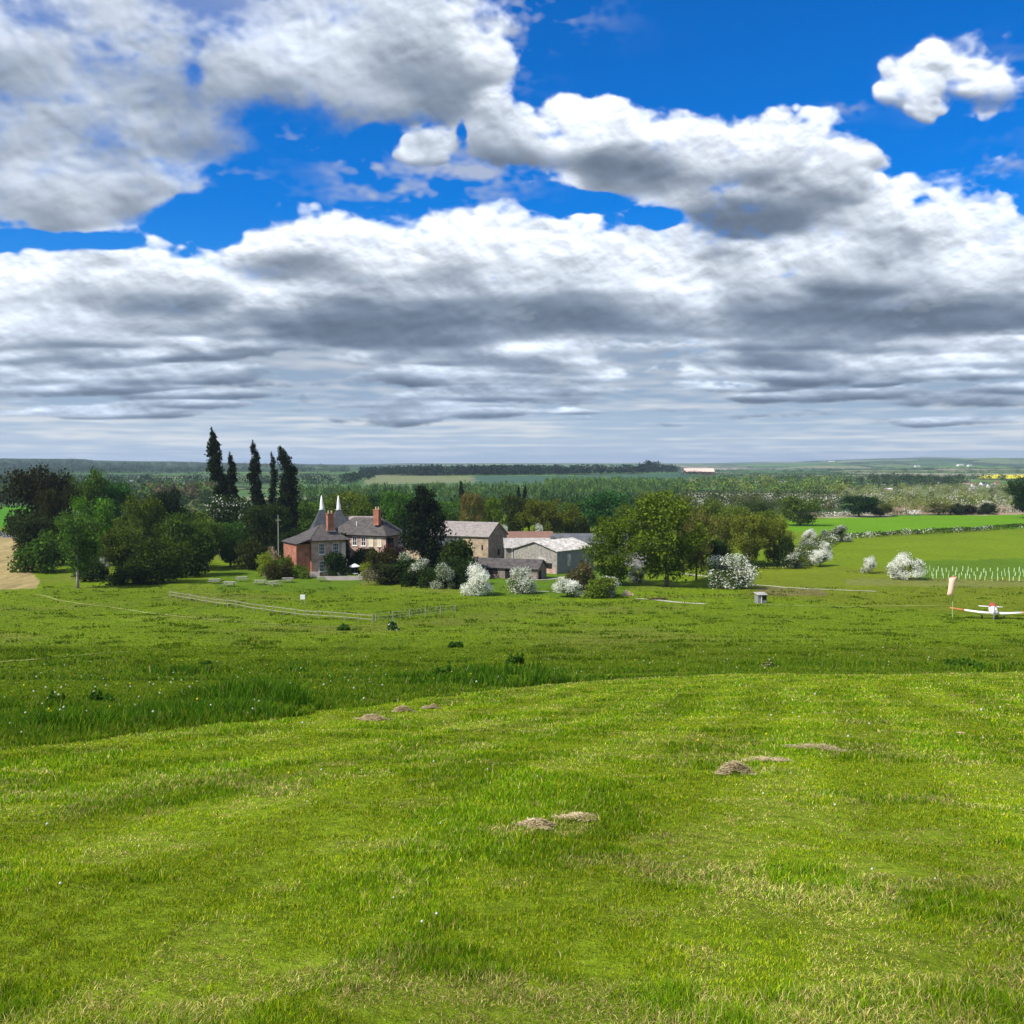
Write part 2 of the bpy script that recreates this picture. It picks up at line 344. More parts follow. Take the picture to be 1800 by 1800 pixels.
def vnoise(x, y, wl, k=0):
    """Smooth 2-D lattice noise 0..1."""
    u = np.asarray(x, float) / wl + 31.7 * (k + 1); v = np.asarray(y, float) / wl + 17.3 * (k + 1)
    i = np.floor(u).astype(int); j = np.floor(v).astype(int); a = u - i; b = v - j
    a = a * a * (3 - 2 * a); b = b * b * (3 - 2 * b); t = _NT
    i &= 255; j &= 255; i1 = (i + 1) & 255; j1 = (j + 1) & 255
    return (t[i, j] * (1 - a) + t[i1, j] * a) * (1 - b) + (t[i, j1] * (1 - a) + t[i1, j1] * a) * b


def fbm(x, y, wl, k=0, n=4, g=.5):
    s = 0; a = 1; t = 0
    for o in range(n): s = s + a * vnoise(x, y, wl / 2 ** o, k * 7 + o); t += a; a *= g
    return s / t


_py = np.array([-2000, -60, -20, 0, 5, 10, 15, 20, 30, 50, 65, 80, 110, 130, 150, 180, 230, 20000.])
_pz = np.array([24, 20.6, 19.6, 18.4, 17.45, 16.5, 15.55, 14.65, 12.9, 9.6, 7.5, 5.7, 2.8, 1.4, .5, .0, 0, 0])
_gy = np.arange(-2000, 1000, .5); _gz = np.interp(_gy, _py, _pz)
for _ in range(3): _gz = np.convolve(np.pad(_gz, 12, 'edge'), np.ones(25) / 25, 'valid')
_gz = _gz - (np.interp(0, _gy, _gz) - 18.4) * np.exp(-(np.maximum(_gy, 0) / 25.0) ** 2)


def sstep(a, b, x):
    t = np.clip((x - a) / (b - a), 0, 1); return t * t * (3 - 2 * t)


def terrain(x, y):
    x = np.asarray(x, float); y = np.asarray(y, float)
    z = np.interp(y, _gy, _gz)
    r = np.hypot(x, y); z = z + (fbm(x, y, 1.6, 11, 3) - .5) * .10 * sstep(2.5, 6, r) * (1 - sstep(60, 120, r)); az = np.arctan2(x, np.maximum(y, 1e-6)); az = np.where(y > 0, az, np.sign(x) * 1.6)
    z = z + (fbm(x, y, 7, 1, 3) - .5) * .30 * sstep(2.5, 12, r) * (1 - sstep(150, 400, r)) + (fbm(x, y, 45, 2, 2) - .5) * .9 * sstep(10, 60, r) * (1 - sstep(150, 260, r))
    px = 900 + F_PX * np.tan(np.clip(az, -1.2, 1.2))
    fw = sstep(0, 1, y)
    # low ridge behind the farm
    amp = sstep(560, 760, px) * (1 - sstep(1150, 1290, px))
    z = z + fw * amp * (5.2 * sstep(980, 1500, r) - 3 * sstep(1900, 2600, r))
    # wooded hills on one side, rolling farmland on the other
    la = np.interp(px, [-800, -300, 0, 150, 165, 300, 440, 600, 690, 760], [30, 34, 35, 34, 30, 27, 19, 13, 7, 0])
    z = z + fw * la * (sstep(1900, 3900, r) - .5 * sstep(5200, 9000, r)) * (.84 + .32 * fbm(x, y, 600, 5, 3))
    ra = np.interp(px, [1100, 1200, 1400, 1500, 1620, 1800, 2300], [3, 14, 34, 50, 55, 54, 50])
    z = z + fw * ra * (sstep(2300, 8600, r) ** 1.0) * (.85 + .3 * fbm(x, y, 1300, 6, 4))
    z = z + fw * 18 * sstep(3500, 8000, r) * sstep(600, 760, px) * (1 - sstep(1100, 1250, px))
    z = z + fw * 60 * (fbm(x, y, 1100, 8, 4) - .5) * sstep(1800, 4000, r) * sstep(1150, 1300, px)
    return z


def ray(px, py):
    u = -(py - 900) / F_PX
    return np.array([(px - 900) / F_PX, math.cos(PITCH) + u * math.sin(PITCH), -math.sin(PITCH) + u * math.cos(PITCH)])


def at_depth(px, py, D):
    """Point on the line of sight through a photo point at forward distance D."""
    d = ray(px, py); t = D / d[1]; return np.array([d[0] * t, D, EYE + d[2] * t])


def at(px, py):
    """Where the line of sight through a photo point meets the ground."""
    d = ray(px, py); ts = np.geomspace(3, 12000, 5000)
    P = ts[:, None] * d[None]; h = EYE + P[:, 2] - terrain(P[:, 0], P[:, 1])
    k = np.argmax(h <= 0) if (h <= 0).any() else len(ts) - 1
    a = ts[max(k - 1, 0)]; b = ts[k]
    for _ in range(20):
        m = (a + b) / 2; p = d * m
        if EYE + p[2] - float(terrain(p[0], p[1])) > 0: a = m
        else: b = m
    p = d * b
    return Vector((p[0], p[1], float(terrain(p[0], p[1]))))


def at_many(px, py):
    """at() for many points at once."""
    d = np.stack([(px - 900) / F_PX, math.cos(PITCH) - (py - 900) / F_PX * math.sin(PITCH), -math.sin(PITCH) - (py - 900) / F_PX * math.cos(PITCH)], 1)
    ts = np.geomspace(60, 12000, 420); a = np.full(len(px), ts[-2]); b = np.full(len(px), ts[-1]); done = np.zeros(len(px), bool)
    for t0, t1 in zip(ts, ts[1:]):
        p = d * t1; hit = (EYE + p[:, 2] <= terrain(p[:, 0], p[:, 1])) & ~done; a[hit] = t0; b[hit] = t1; done |= hit
        if done.all(): break
    for _ in range(12):
        m = (a + b) / 2; p = d * m[:, None]; under = EYE + p[:, 2] <= terrain(p[:, 0], p[:, 1]); b = np.where(under, m, b); a = np.where(under, a, m)
    return d * b[:, None], done


def G(x, y): return float(terrain(x, y))


def to_px(x, y, z):
    x = np.asarray(x, float); z = np.asarray(z, float) - EYE; f = y * math.cos(PITCH) - z * math.sin(PITCH); u = y * math.sin(PITCH) + z * math.cos(PITCH)
    f = np.where(f > .1, f, np.nan)
    return 900 + F_PX * x / f, 900 - F_PX * u / f


def in_poly(px, py, poly):
    c = np.zeros(px.shape, bool); n = len(poly)
    for i in range(n):
        (x1, y1), (x2, y2) = poly[i], poly[(i + 1) % n]
        cond = ((y1 > py) != (y2 > py))
        with np.errstate(all='ignore'):
            c ^= cond & (px < (x2 - x1) * (py - y1) / (y2 - y1 + 1e-12) + x1)
    return c


_ey = np.array([-5, 0, 15, 22.5, 30, 42, 46, 48.5, 50.2, 51]); _ex = np.array([-14, -12, -7.9, -5.1, -3.4, 0, 4, 10, 26, 60])


def edge_x(y): return np.interp(y, _ey, _ex)


def mown(x, y):
    """> 0 inside the mown strip (metres from its edge, roughly)."""
    w = (vnoise(x, y, 1.4, 9) - .5) * .7
    return np.where(y < 51, x - edge_x(y) + w, -1.0)


# land cover -> albedo
def hexcol(r, g, b): return np.array([r, g, b])


MOWN, ROUGH, PASTURE = hexcol(.150, .210, .010), hexcol(.052, .100, .007), hexcol(.118, .176, .006)


def land_color(x, y, z):
    r = np.hypot(x, y); px, py = to_px(x, np.where(y > 1, y, 1.0), z)
    px = np.nan_to_num(px, nan=-9e3); py = np.nan_to_num(py, nan=9e3); n = len(x)
    c = np.tile(PASTURE, (n, 1))
    n1 = fbm(x, y, 18, 3, 4)[:, None]; n2 = fbm(x, y, 3, 4, 4)[:, None]
    c = c * (.78 + .44 * n1); c = c * (1 - .35 * np.clip((n2 - .56) * 6, 0, 1)) + hexcol(.06, .11, .01) * .35 * np.clip((n2 - .56) * 6, 0, 1)
    dry = np.clip((fbm(x, y, 14, 12, 4) - .52) * 6, 0, 1)[:, None] * (y[:, None] > 60)
    c = c * (1 - .35 * dry) + hexcol(.17, .15, .045) * .35 * dry
    m = mown(x, y); s = -m
    cm = MOWN * (.8 + .4 * fbm(x - edge_x(y), y * .25, 1.6, 10, 4)[:, None])
    c = np.where((m > 0)[:, None], cm, c)
    rg = (m <= 0) & (y < 66); w = (rg * np.exp(-np.maximum(s, y - 50) / 9.0))[:, None]
    c = c * (1 - w) + ROUGH * w

    jx = (fbm(x, y, 9, 61, 3) - .5) * 26; jy = (fbm(x, y, 9, 62, 3) - .5) * np.interp(y, [60, 200, 500], [9, 5, 2])

    def put(poly, col, var=.25, wl=25, k=0):
        f = in_poly(px + jx, py + jy, poly) & (y > 60)
        cc = np.array(col) * (1 - var / 2 + var * fbm(x[f], y[f], wl, 20 + k, 4)[:, None]); c[f] = cc
    # far patchwork: a cell pattern of fields, stretched across the view
    far = (r > 420) & (y > 0)
    cx, cy = x[far] / np.interp(r[far], [420, 3000, 9000], [170, 330, 700]), np.log(r[far]) * 11
    wob = fbm(x[far], y[far], 300, 30, 2) * .8
    ci = np.floor(cx + wob).astype(int); cj = np.floor(cy + .35 * cx + wob * .6).astype(int)
    h = _NT[(ci * 37 + 11) & 255, (cj * 53 + 7) & 255]
    pal = np.array([(.055, .12, .03), (.09, .17, .035), (.05, .09, .035), (.13, .17, .07), (.07, .14, .04), (.18, .19, .10), (.045, .085, .035), (.10, .19, .03), (.26, .24, .17), (.07, .13, .05)])
    c[far] = pal[np.minimum((h * 10).astype(int), 9)] * (.85 + .3 * fbm(x[far], y[far], 60, 31, 3)[:, None])
    fe = np.abs(cx + wob - np.round(cx + wob)) < .05; fe |= np.abs(cy + .35 * cx + wob * .6 - np.round(cy + .35 * cx + wob * .6)) < .06
    cc = c[far]; cc[fe] = (.03, .05, .02); c[far] = cc
    lh = (r > 2300) & (px < 760) & (y > 0)                       # the wooded hill
    f = lh & (fbm(x, y, 500, 33, 3) > .36); c[f] = np.array((.04, .07, .035)) * (.7 + .7 * fbm(x[f], y[f], 90, 34, 3)[:, None])
    put([(-60, 944), (28, 944), (44, 985), (72, 1020), (66, 1037), (-60, 1040)], (.31, .24, .105), .3, 3, 1)
    f = in_poly(px, py, [(-60, 950), (30, 950), (72, 1020), (66, 1037), (-60, 1040)]) & (y > 60); c[f] *= (.78 + .44 * vnoise(x[f] * 1.0 + y[f] * .12, y[f] * .08, .8, 5))[:, None]
    put([(-60, 936), (40, 936), (40, 945), (-60, 945)], (.22, .22, .21), .2, 8, 2)
    put([(-60, 890), (60, 890), (60, 926), (-60, 926)], (.06, .19, .01), .2, 12, 3)
    put([(1372, 917), (1500, 908), (1900, 902), (1900, 926), (1500, 938), (1440, 940), (1385, 930)], (.105, .225, .008), .22, 14, 4)
    put([(1440, 975), (1480, 950), (1900, 927), (1900, 1000), (1620, 998), (1480, 1000), (1440, 990)], (.13, .19, .008), .3, 9, 5)
    put([(1300, 995), (1900, 1000), (1900, 1100), (1300, 1045)], (.13, .165, .010), .3, 7, 6)
    put([(1610, 985), (1900, 980), (1900, 1017), (1610, 1017)], (.085, .150, .010), .35, 4, 7)
    put([(1490, 1018), (1560, 1016), (1900, 1024), (1900, 1033), (1480, 1030)], (.15, .165, .035), .4, 3, 8)
    put([(1330, 1032), (1450, 1036), (1455, 1048), (1330, 1046)], (.15, .13, .045), .5, 2, 9)
    put([(640, 836), (830, 836), (835, 848), (640, 852)], (.15, .17, .08), .15, 60, 10)
    put([(830, 836), (1000, 836), (1210, 831), (1215, 846), (1000, 849), (835, 850)], (.05, .10, .065), .15, 60, 11)  # cloud shade over the middle distance is put into this dark field colour
    put([(1728, 835), (1900, 833), (1900, 841), (1722, 841)], (.62, .55, .03), .1, 40, 12)
    put([(1560, 850), (1700, 848), (1900, 856), (1900, 884), (1560, 886)], (.13, .16, .06), .5, 18, 13)
    put([(1550, 888), (1900, 886), (1900, 905), (1550, 905)], (.30, .22, .15), .3, 9, 14)
    put([(1380, 903), (1560, 900), (1560, 908), (1380, 912)], (.30, .26, .18), .3, 9, 15)
    put([(380, 996), (500, 990), (640, 1000), (660, 1016), (600, 1040), (380, 1038)], (.085, .145, .009), .3, 4, 16)
    put([(820, 1000), (1100, 1000), (1110, 1046), (820, 1050)], (.085, .15, .010), .25, 6, 17)
    return c


def build_ground():
    rr = np.concatenate([[1.2], np.geomspace(2.5, 15500, 640)])
    th = np.unique(np.concatenate([np.linspace(-math.pi, -.62, 90), np.linspace(-.62, .62, 760), np.linspace(.62, math.pi, 90)]))[:-1]
    R, T = np.meshgrid(rr, th, indexing='ij'); x = (R * np.sin(T)).ravel(); y = (R * np.cos(T)).ravel(); z = terrain(x, y)
    nr, nt = R.shape
    i = np.arange(nr - 1)[:, None] * nt; j = np.arange(nt)[None]; j1 = (j + 1) % nt
    F = np.stack([i + j, i + nt + j, i + nt + j1, i + j1], -1).reshape(-1, 4)
    V = np.vstack([np.stack([x, y, z], 1), [[0, 0, G(0, 0)]]]); c = np.vstack([land_color(x, y, z), [MOWN]])
    me = np_mesh('ground', V, F, ground_mat(), True, {'land': ('POINT', 'FLOAT_COLOR', c)})
    return tag(mesh_obj('ground', me), kind='structure')


def ground_mat():
    m = bpy.data.materials.new('ground'); m.use_nodes = True; nt = m.node_tree; P = nt.nodes['Principled BSDF']; P.inputs['Roughness'].default_value = 1; P.inputs['Specular IOR Level'].default_value = .05
    at_ = nt.nodes.new('ShaderNodeAttribute'); at_.attribute_name = 'land'; g = nt.nodes.new('ShaderNodeNewGeometry')
    last = at_.outputs['Color']
    for sc, lo, hi, det in ((.9, .72, 1.3, 8), (9, .62, 1.4, 6)):
        n = nt.nodes.new('ShaderNodeTexNoise'); n.inputs['Scale'].default_value = sc; n.inputs['Detail'].default_value = det; n.inputs['Roughness'].default_value = .65
        nt.links.new(g.outputs['Position'], n.inputs['Vector'])
        r = nt.nodes.new('ShaderNodeMapRange'); r.inputs[1].default_value = .3; r.inputs[2].default_value = .7; r.inputs[3].default_value = lo; r.inputs[4].default_value = hi
        x = nt.nodes.new('ShaderNodeVectorMath'); x.operation = 'SCALE'
        nt.links.new(n.outputs['Fac'], r.inputs[0]); nt.links.new(last, x.inputs[0]); nt.links.new(r.outputs[0], x.inputs['Scale']); last = x.outputs[0]
    b = nt.nodes.new('ShaderNodeBump'); b.inputs['Strength'].default_value = .8; b.inputs['Distance'].default_value = .12; nt.links.new(n.outputs['Fac'], b.inputs['Height'])
    nt.links.new(b.outputs[0], P.inputs['Normal']); nt.links.new(last, P.inputs['Base Color'])
    return m


def ribbon(name, pts_px, width, material, lift=.05, label=None):
    """A path or track draped over the ground through photo points."""
    P = [at(*p) for p in pts_px]; Q = []
    for a, b in zip(P, P[1:]):
        n = max(2, int((b - a).length / .8)); Q += [a.lerp(b, k / n) for k in range(n)]
    Q.append(P[-1]); V = []; F = []
    for k, q in enumerate(Q):
        d = (Q[min(k + 1, len(Q) - 1)] - Q[max(k - 1, 0)]); d.z = 0; d.normalize(); nrm = Vector((-d.y, d.x, 0)); w = width * (.8 + .4 * float(vnoise(q.x, q.y, 2.2, 3))) / 2
        for s in (-1, -.33, .33, 1):
            p = q + nrm * (w * s); V.append((p.x, p.y, G(p.x, p.y) + lift))
        if k: F += [(4 * k - 4 + i, 4 * k - 3 + i, 4 * k + 1 + i, 4 * k + i) for i in range(3)]
    me = np_mesh(name, V, F, material, True)
    return tag(mesh_obj(name, me), kind='structure')
# ------------------------------------------------------------------ grass: real blades, thinner and denser close by
def blades(name, x, y, h, w, lean, col, material, label, cat, z0=None):
    n = len(x); z = terrain(x, y) - .01 if z0 is None else z0
    a = RNG.uniform(0, 2 * np.pi, n); b = RNG.uniform(0, 2 * np.pi, n)
    wx, wy = np.cos(a) * w / 2, np.sin(a) * w / 2; lx, ly = np.cos(b) * lean * h, np.sin(b) * lean * h
    V = np.empty((n, 5, 3), np.float32)
    V[:, 0] = np.stack([x - wx, y - wy, z], 1); V[:, 1] = np.stack([x + wx, y + wy, z], 1)
    V[:, 2] = np.stack([x + wx * .8 + lx * .35, y + wy * .8 + ly * .35, z + h * .6], 1); V[:, 3] = np.stack([x - wx * .8 + lx * .35, y - wy * .8 + ly * .35, z + h * .6], 1)
    V[:, 4] = np.stack([x + lx, y + ly, z + h * np.sqrt(np.clip(1 - lean ** 2 * .35, .1, 1))], 1)
    k = np.arange(n)[:, None] * 5
    T = np.concatenate([k + np.array([[0, 1, 2]]), k + np.array([[0, 2, 3]]), k + np.array([[3, 2, 4]])], 0)
    c = np.repeat(col, 5, axis=0)
    me = np_mesh(name, V.reshape(-1, 3), T, material, False, {'tint': ('POINT', 'FLOAT_COLOR', c)})
    return tag(mesh_obj(name, me), label, cat, kind='stuff')


def mixc(cols, w):
    w = np.maximum(w, 0); w = w / w.sum(1, keepdims=True); cum = np.cumsum(w, 1); u = RNG.random(len(w))[:, None]
    k = (u > cum).sum(1).clip(0, len(cols) - 1); return np.array(cols)[k]


def build_grass(N1=1200000, N2=420000, N3=190000):
    M = attr_mat('grass blade', 'tint', .38)
    # mown strip
    d = np.exp(RNG.uniform(math.log(3.2), math.log(54), N1)); az = RNG.uniform(-.53, .53, N1)
    x = d * np.tan(az); y = d; k = mown(x, y) > -.1; x, y = x[k], y[k]; d = np.hypot(x, y)
    q = x - edge_x(y)
    rim = sstep(3.5, 0, q) * sstep(34, 46, y) + sstep(46.5, 50, y)
    streak = fbm(q, y * .22, .9, 40, 4); patch = fbm(x, y, 1.7, 41, 4); fine = fbm(x, y, .42, 42, 3)
    thatch = sstep(.505, .61, .34 * streak + .30 * patch + .36 * fine) * np.interp(y, [3, 8, 13, 40], [1.1, .75, .38, .28])
    thatch = thatch * np.interp(x, [-4, -1, 1.5, 4], [.5, 1, .85, .7])
    speck = sstep(.64, .74, fbm(x, y, .9, 52, 3)) * np.interp(y, [3, 12, 45], [.9, .6, .3]); thatch = np.clip(thatch + .55 * rim + speck, 0, 1.3)
    lush = sstep(.46, .60, fbm(x, y, 1.1, 43, 3))
    w = np.stack([.9 + lush * .9, .7 + 0 * x, .35 + .8 * (1 - lush), (.12 + 1.7 * thatch), (.06 + 1.15 * thatch)], 1)
    col = mixc([(.125, .255, .008), (.245, .350, .009), (.38, .42, .014), (.62, .53, .19), (.35, .24, .10)], w)
    mow = .5 + .5 * np.tanh(3 * np.sin((q + .5 * vnoise(x, y, 6, 50)) * math.pi / 1.15)); col = col * (.85 + .30 * mow[:, None])
    col = col * (RNG.uniform(.45, 1.55, (len(x), 1))) * (.80 + .40 * fbm(q, y * .3, .8, 49, 3)[:, None])
    h = (.020 + .024 * lush + .007 * RNG.random(len(x))) * np.interp(d, [3, 20, 50], [.95, 1.25, 1.7]) * (1 - .35 * thatch) * (.55 + .9 * vnoise(x, y, .13, 48)) * RNG.uniform(.6, 1.4, len(x))
    ww = np.maximum(.0018, .00072 * d) * RNG.uniform(.6, 1.3, len(x)); lean = RNG.uniform(.05, .85, len(x)) + .5 * thatch
    blades('mown_grass', x, y, h, ww, np.clip(lean, 0, 1.4), col, M, 'short mown grass with straw coloured thatch', 'grass')
    # tall grass outside the mown edge, thinning into rough pasture
    d = np.exp(RNG.uniform(math.log(12), math.log(82), N2)); az = RNG.uniform(-.53, .53, N2)
    x = d * np.tan(az); y = d; k = mown(x, y) < 0; x, y = x[k], y[k]; d = np.hypot(x, y)
    s = np.where(y < 51, -mown(x, y), y - 49.5 + 1.5 * (vnoise(x, y, 3, 4) - .5)); s = np.maximum(s, 0)
    clump = sstep(.42, .68, fbm(x, y, 2.3, 44, 3)); big = sstep(.45, .62, fbm(x, y, 6.5, 47, 2))
    tall = np.exp(-s / 6.0) * (.35 + .75 * big) * (.18 + .82 * sstep(0, 2.4, s + 1.6 * (vnoise(x, y, 1.3, 57) - .5))) + .38 * np.exp(-s / 20) * clump * big
    tall *= np.interp(x, [-30, 2, 12, 26], [1, 1, .55, .45])
    h = (.07 + .66 * tall * (.55 + .6 * clump)) * RNG.uniform(.6, 1.2, len(x))
    tt = np.clip(tall * 1.3, 0, 1)
    w = np.stack([.10 + 1.6 * tt, .55 + .5 * tt, 1.1 * (1 - tt) + .10, .08 + .18 * (1 - tt), .03 + .0 * x], 1)
    col = mixc([(.046, .128, .008), (.096, .200, .009), (.165, .225, .010), (.21, .23, .035), (.34, .31, .14)], w) * RNG.uniform(.7, 1.3, (len(x), 1))
    blades('tall_grass', x, y, h, np.maximum(.005, .0009 * d) * RNG.uniform(.7, 1.5, len(x)), RNG.uniform(.1, .75, len(x)), col, M, 'tall uncut dark green grass outside the mown edge', 'grass')
    # pasture on the slope down to the farm: tussocks
    d = np.exp(RNG.uniform(math.log(60), math.log(165), N3)); az = RNG.uniform(-.53, .53, N3); x = d * np.tan(az); y = d
    tus = sstep(.60, .74, fbm(x, y, 2.2, 45, 3)); k = RNG.random(N3) < .55 + .45 * tus
    P, Q = to_px(x, y, terrain(x, y)); k &= ~((P < 75) & (Q < 1038)) & (Q > 1020)
    x, y, tus = x[k], y[k], tus[k]; d = np.hypot(x, y)
    col = mixc([(.066, .125, .006), (.118, .182, .007), (.165, .212, .009), (.24, .20, .06)], np.stack([.3 + 1.2 * tus, .8 + 0 * x, .7 * (1 - tus) + .1, .12 + 0 * x], 1)) * RNG.uniform(.75, 1.25, (len(x), 1))
    blades('pasture_grass', x, y, (.07 + .15 * tus) * RNG.uniform(.6, 1.3, len(x)), np.maximum(.02, .0011 * d), RNG.uniform(.2, .9, len(x)), col, M, 'rough pasture grass with darker tussocks', 'grass')
    # dandelion clocks and small flowers
    MF = attr_mat('flower', 'tint', .2)
    n = 420; d = np.exp(RNG.uniform(math.log(14), math.log(75), n)); az = RNG.uniform(-.5, .5, n); x = d * np.tan(az); y = d; k = mown(x, y) < 0
    n2 = 60; d2 = np.exp(RNG.uniform(math.log(5), math.log(45), n2)); a2 = RNG.uniform(-.45, .45, n2); x2 = d2 * np.tan(a2)
    x = np.concatenate([x[k], x2]); y = np.concatenate([y[k], d2]); hh = np.concatenate([RNG.uniform(.14, .42, k.sum()), RNG.uniform(.04, .06, n2)])
    s = RNG.uniform(.0009, .0016, len(x)) * np.hypot(x, y).clip(7, 30); cl = mixc([(.6, .62, .5), (.62, .55, .03)], np.tile([.7, .3], (len(x), 1))); z = terrain(x, y) + hh
    o = np.array([(1, 0, 0), (-1, 0, 0), (0, 1, 0), (0, -1, 0), (0, 0, 1), (0, 0, -1)], float)
    V = np.stack([x, y, z], 1)[:, None] + o[None] * s[:, None, None]
    t = np.array([(0, 2, 4), (2, 1, 4), (1, 3, 4), (3, 0, 4), (2, 0, 5), (1, 2, 5), (3, 1, 5), (0, 3, 5)])
    T = (np.arange(len(x))[:, None, None] * 6 + t[None]).reshape(-1, 3)
    me = np_mesh('wild_flowers', V.reshape(-1, 3), T, MF, False, {'tint': ('POINT', 'FLOAT_COLOR', np.repeat(cl, 6, 0))})
    tag(mesh_obj('wild_flowers', me), 'white seed heads and yellow dandelions scattered in the grass', 'flowers', kind='stuff')


def hay_clump(px, py, wm, hm, label, seed, tone=1.0):
    p = at(px, py); r = np.random.default_rng(seed); n = int(700 + 2200 * wm)
    a = r.uniform(0, 2 * np.pi, n); q = np.sqrt(r.random(n)) ** 1.2 * (1 + .35 * np.sin(3 * a + seed) + .2 * np.sin(5 * a)); ux = np.cos(a) * q * wm / 2; uy = np.sin(a) * q * wm / 2 * .75
    top = .62 * hm * np.clip(1 - q ** 2, 0, 1) * (.3 + 1.4 * vnoise(ux, uy, .16, seed)); z = terrain(p.x + ux, p.y + uy) - p.z + .02 + top * r.random(n) ** .4
    L = r.uniform(.03, .11, n) * min(1.25, .6 + wm); ph = r.uniform(0, 2 * np.pi, n); dx, dy, dz = np.cos(ph) * L / 2, np.sin(ph) * L / 2, r.uniform(-.10, .14, n) * L
    w = .0024; nx, ny = -np.sin(ph) * w, np.cos(ph) * w
    V = np.stack([np.stack([ux - dx - nx, uy - dy - ny, z - dz], 1), np.stack([ux - dx + nx, uy - dy + ny, z - dz], 1), np.stack([ux + dx + nx, uy + dy + ny, z + dz], 1), np.stack([ux + dx - nx, uy + dy - ny, z + dz + .003], 1)], 1)
    F = np.arange(n)[:, None] * 4 + np.array([[0, 1, 2, 3]])
    cols = np.array([(.62, .50, .28), (.45, .34, .19), (.66, .58, .36), (.30, .21, .12)])[r.integers(0, 4, n)] * tone
    me = np_mesh('hay_clump', V.reshape(-1, 3), F, MAT['straw'], False, {'tint': ('POINT', 'FLOAT_COLOR', np.repeat(cols, 4, 0))})
    o = mesh_obj('hay_clump', me); o.location = p
    return tag(o, label, 'hay clump', 'clumps of dried clippings on the mown grass')
# ------------------------------------------------------------------ trees
LEAF = leaf_mat('foliage'); BLOSSOM = leaf_mat('flowering foliage', (.88, .88, .78)); PINKISH = leaf_mat('pink flowering foliage', (.55, .42, .36))
BARK = mat('bark', (.13, .11, .085), .95, noise=(3, .8, (.07, .06, .045)), bump=.02)
PALEBARK = mat('pale bark', (.34, .31, .25), .95, noise=(3, .8, (.18, .16, .12)), bump=.02)


def leaf_quads(P, S, r, drape=0.0):
    """Randomly turned leaf-clump quads (kinked so that none is a flat card) at points P with sizes S."""
    n = len(P); a = r.normal(size=(n, 3)); a /= np.linalg.norm(a, axis=1, keepdims=True) + 1e-9
    b = r.normal(size=(n, 3)); b[:, 2] -= drape; b -= a * (a * b).sum(1, keepdims=True); b /= np.linalg.norm(b, axis=1, keepdims=True) + 1e-9
    c = np.cross(a, b); s = S[:, None] / 2; e = r.uniform(.5, 1.0, (n, 1)); kx = r.uniform(-.35, .35, (n, 1))
    V = np.stack([P - b * s - c * s * e * .5, P + c * s * e + a * s * kx, P + b * s * 1.1, P - c * s * e - a * s * kx], 1)
    F = np.arange(n)[:, None] * 4 + np.array([[0, 1, 2, 3]])
    return V.reshape(-1, 3), F


def leaf_attr(n, r, vary=.35, bloom=0.0, mask=None):
    v = np.clip(1 + vary * r.normal(size=n), .35, 2.0); c = np.stack([v, r.random(n), np.zeros(n)], 1)
    if bloom > 0: c[:, 2] = (r.random(n) < (bloom if mask is None else bloom * mask)).astype(float)
    return np.repeat(c, 4, axis=0)


def crown_points(lobes, n, r, shell=.62):
    """Points spread through a set of (centre, radii) lobes, denser near their skins."""
    L = np.array([l[0] for l in lobes]); R = np.array([l[1] for l in lobes]); w = (R[:, 0] * R[:, 1] * R[:, 2]) ** .62; w /= w.sum()
    k = r.choice(len(lobes), n, p=w); d = r.normal(size=(n, 3)); d /= np.linalg.norm(d, axis=1, keepdims=True)
    q = (r.random(n) ** .45 * (1 - shell * .25) + shell * .25) * (1 + .12 * r.normal(size=n))
    bump = .82 + .36 * vnoise(d[:, 0] * 2 + k * 3.1, d[:, 2] * 2 + d[:, 1] * 1.3, .55, 2)
    return L[k] + d * R[k] * (q * bump)[:, None]


def limbs(h, ends, r0, mb=None, split=.32, lean=0.0):
    mb = mb or MB(); top = h * .72
    mb.tube([(0, 0, -.3), (r0 * .1 + lean * .1, 0, h * .12), (lean * .4, 0, h * .4), (lean, 0, top)], [r0 * 1.35, r0, r0 * .7, r0 * .18], 8)
    for (x, y, z) in ends:
        s = min(h * split * (.8 + .5 * random.random()), z * .8); b = Vector((lean * s / h, 0, s)); e = Vector((x, y, z)); m = b.lerp(e, .5) + Vector((0, 0, -.04 * h))
        mb.tube([b, m, e], [r0 * .4, r0 * .22, r0 * .06], 6)
    return mb


PROTO = {}


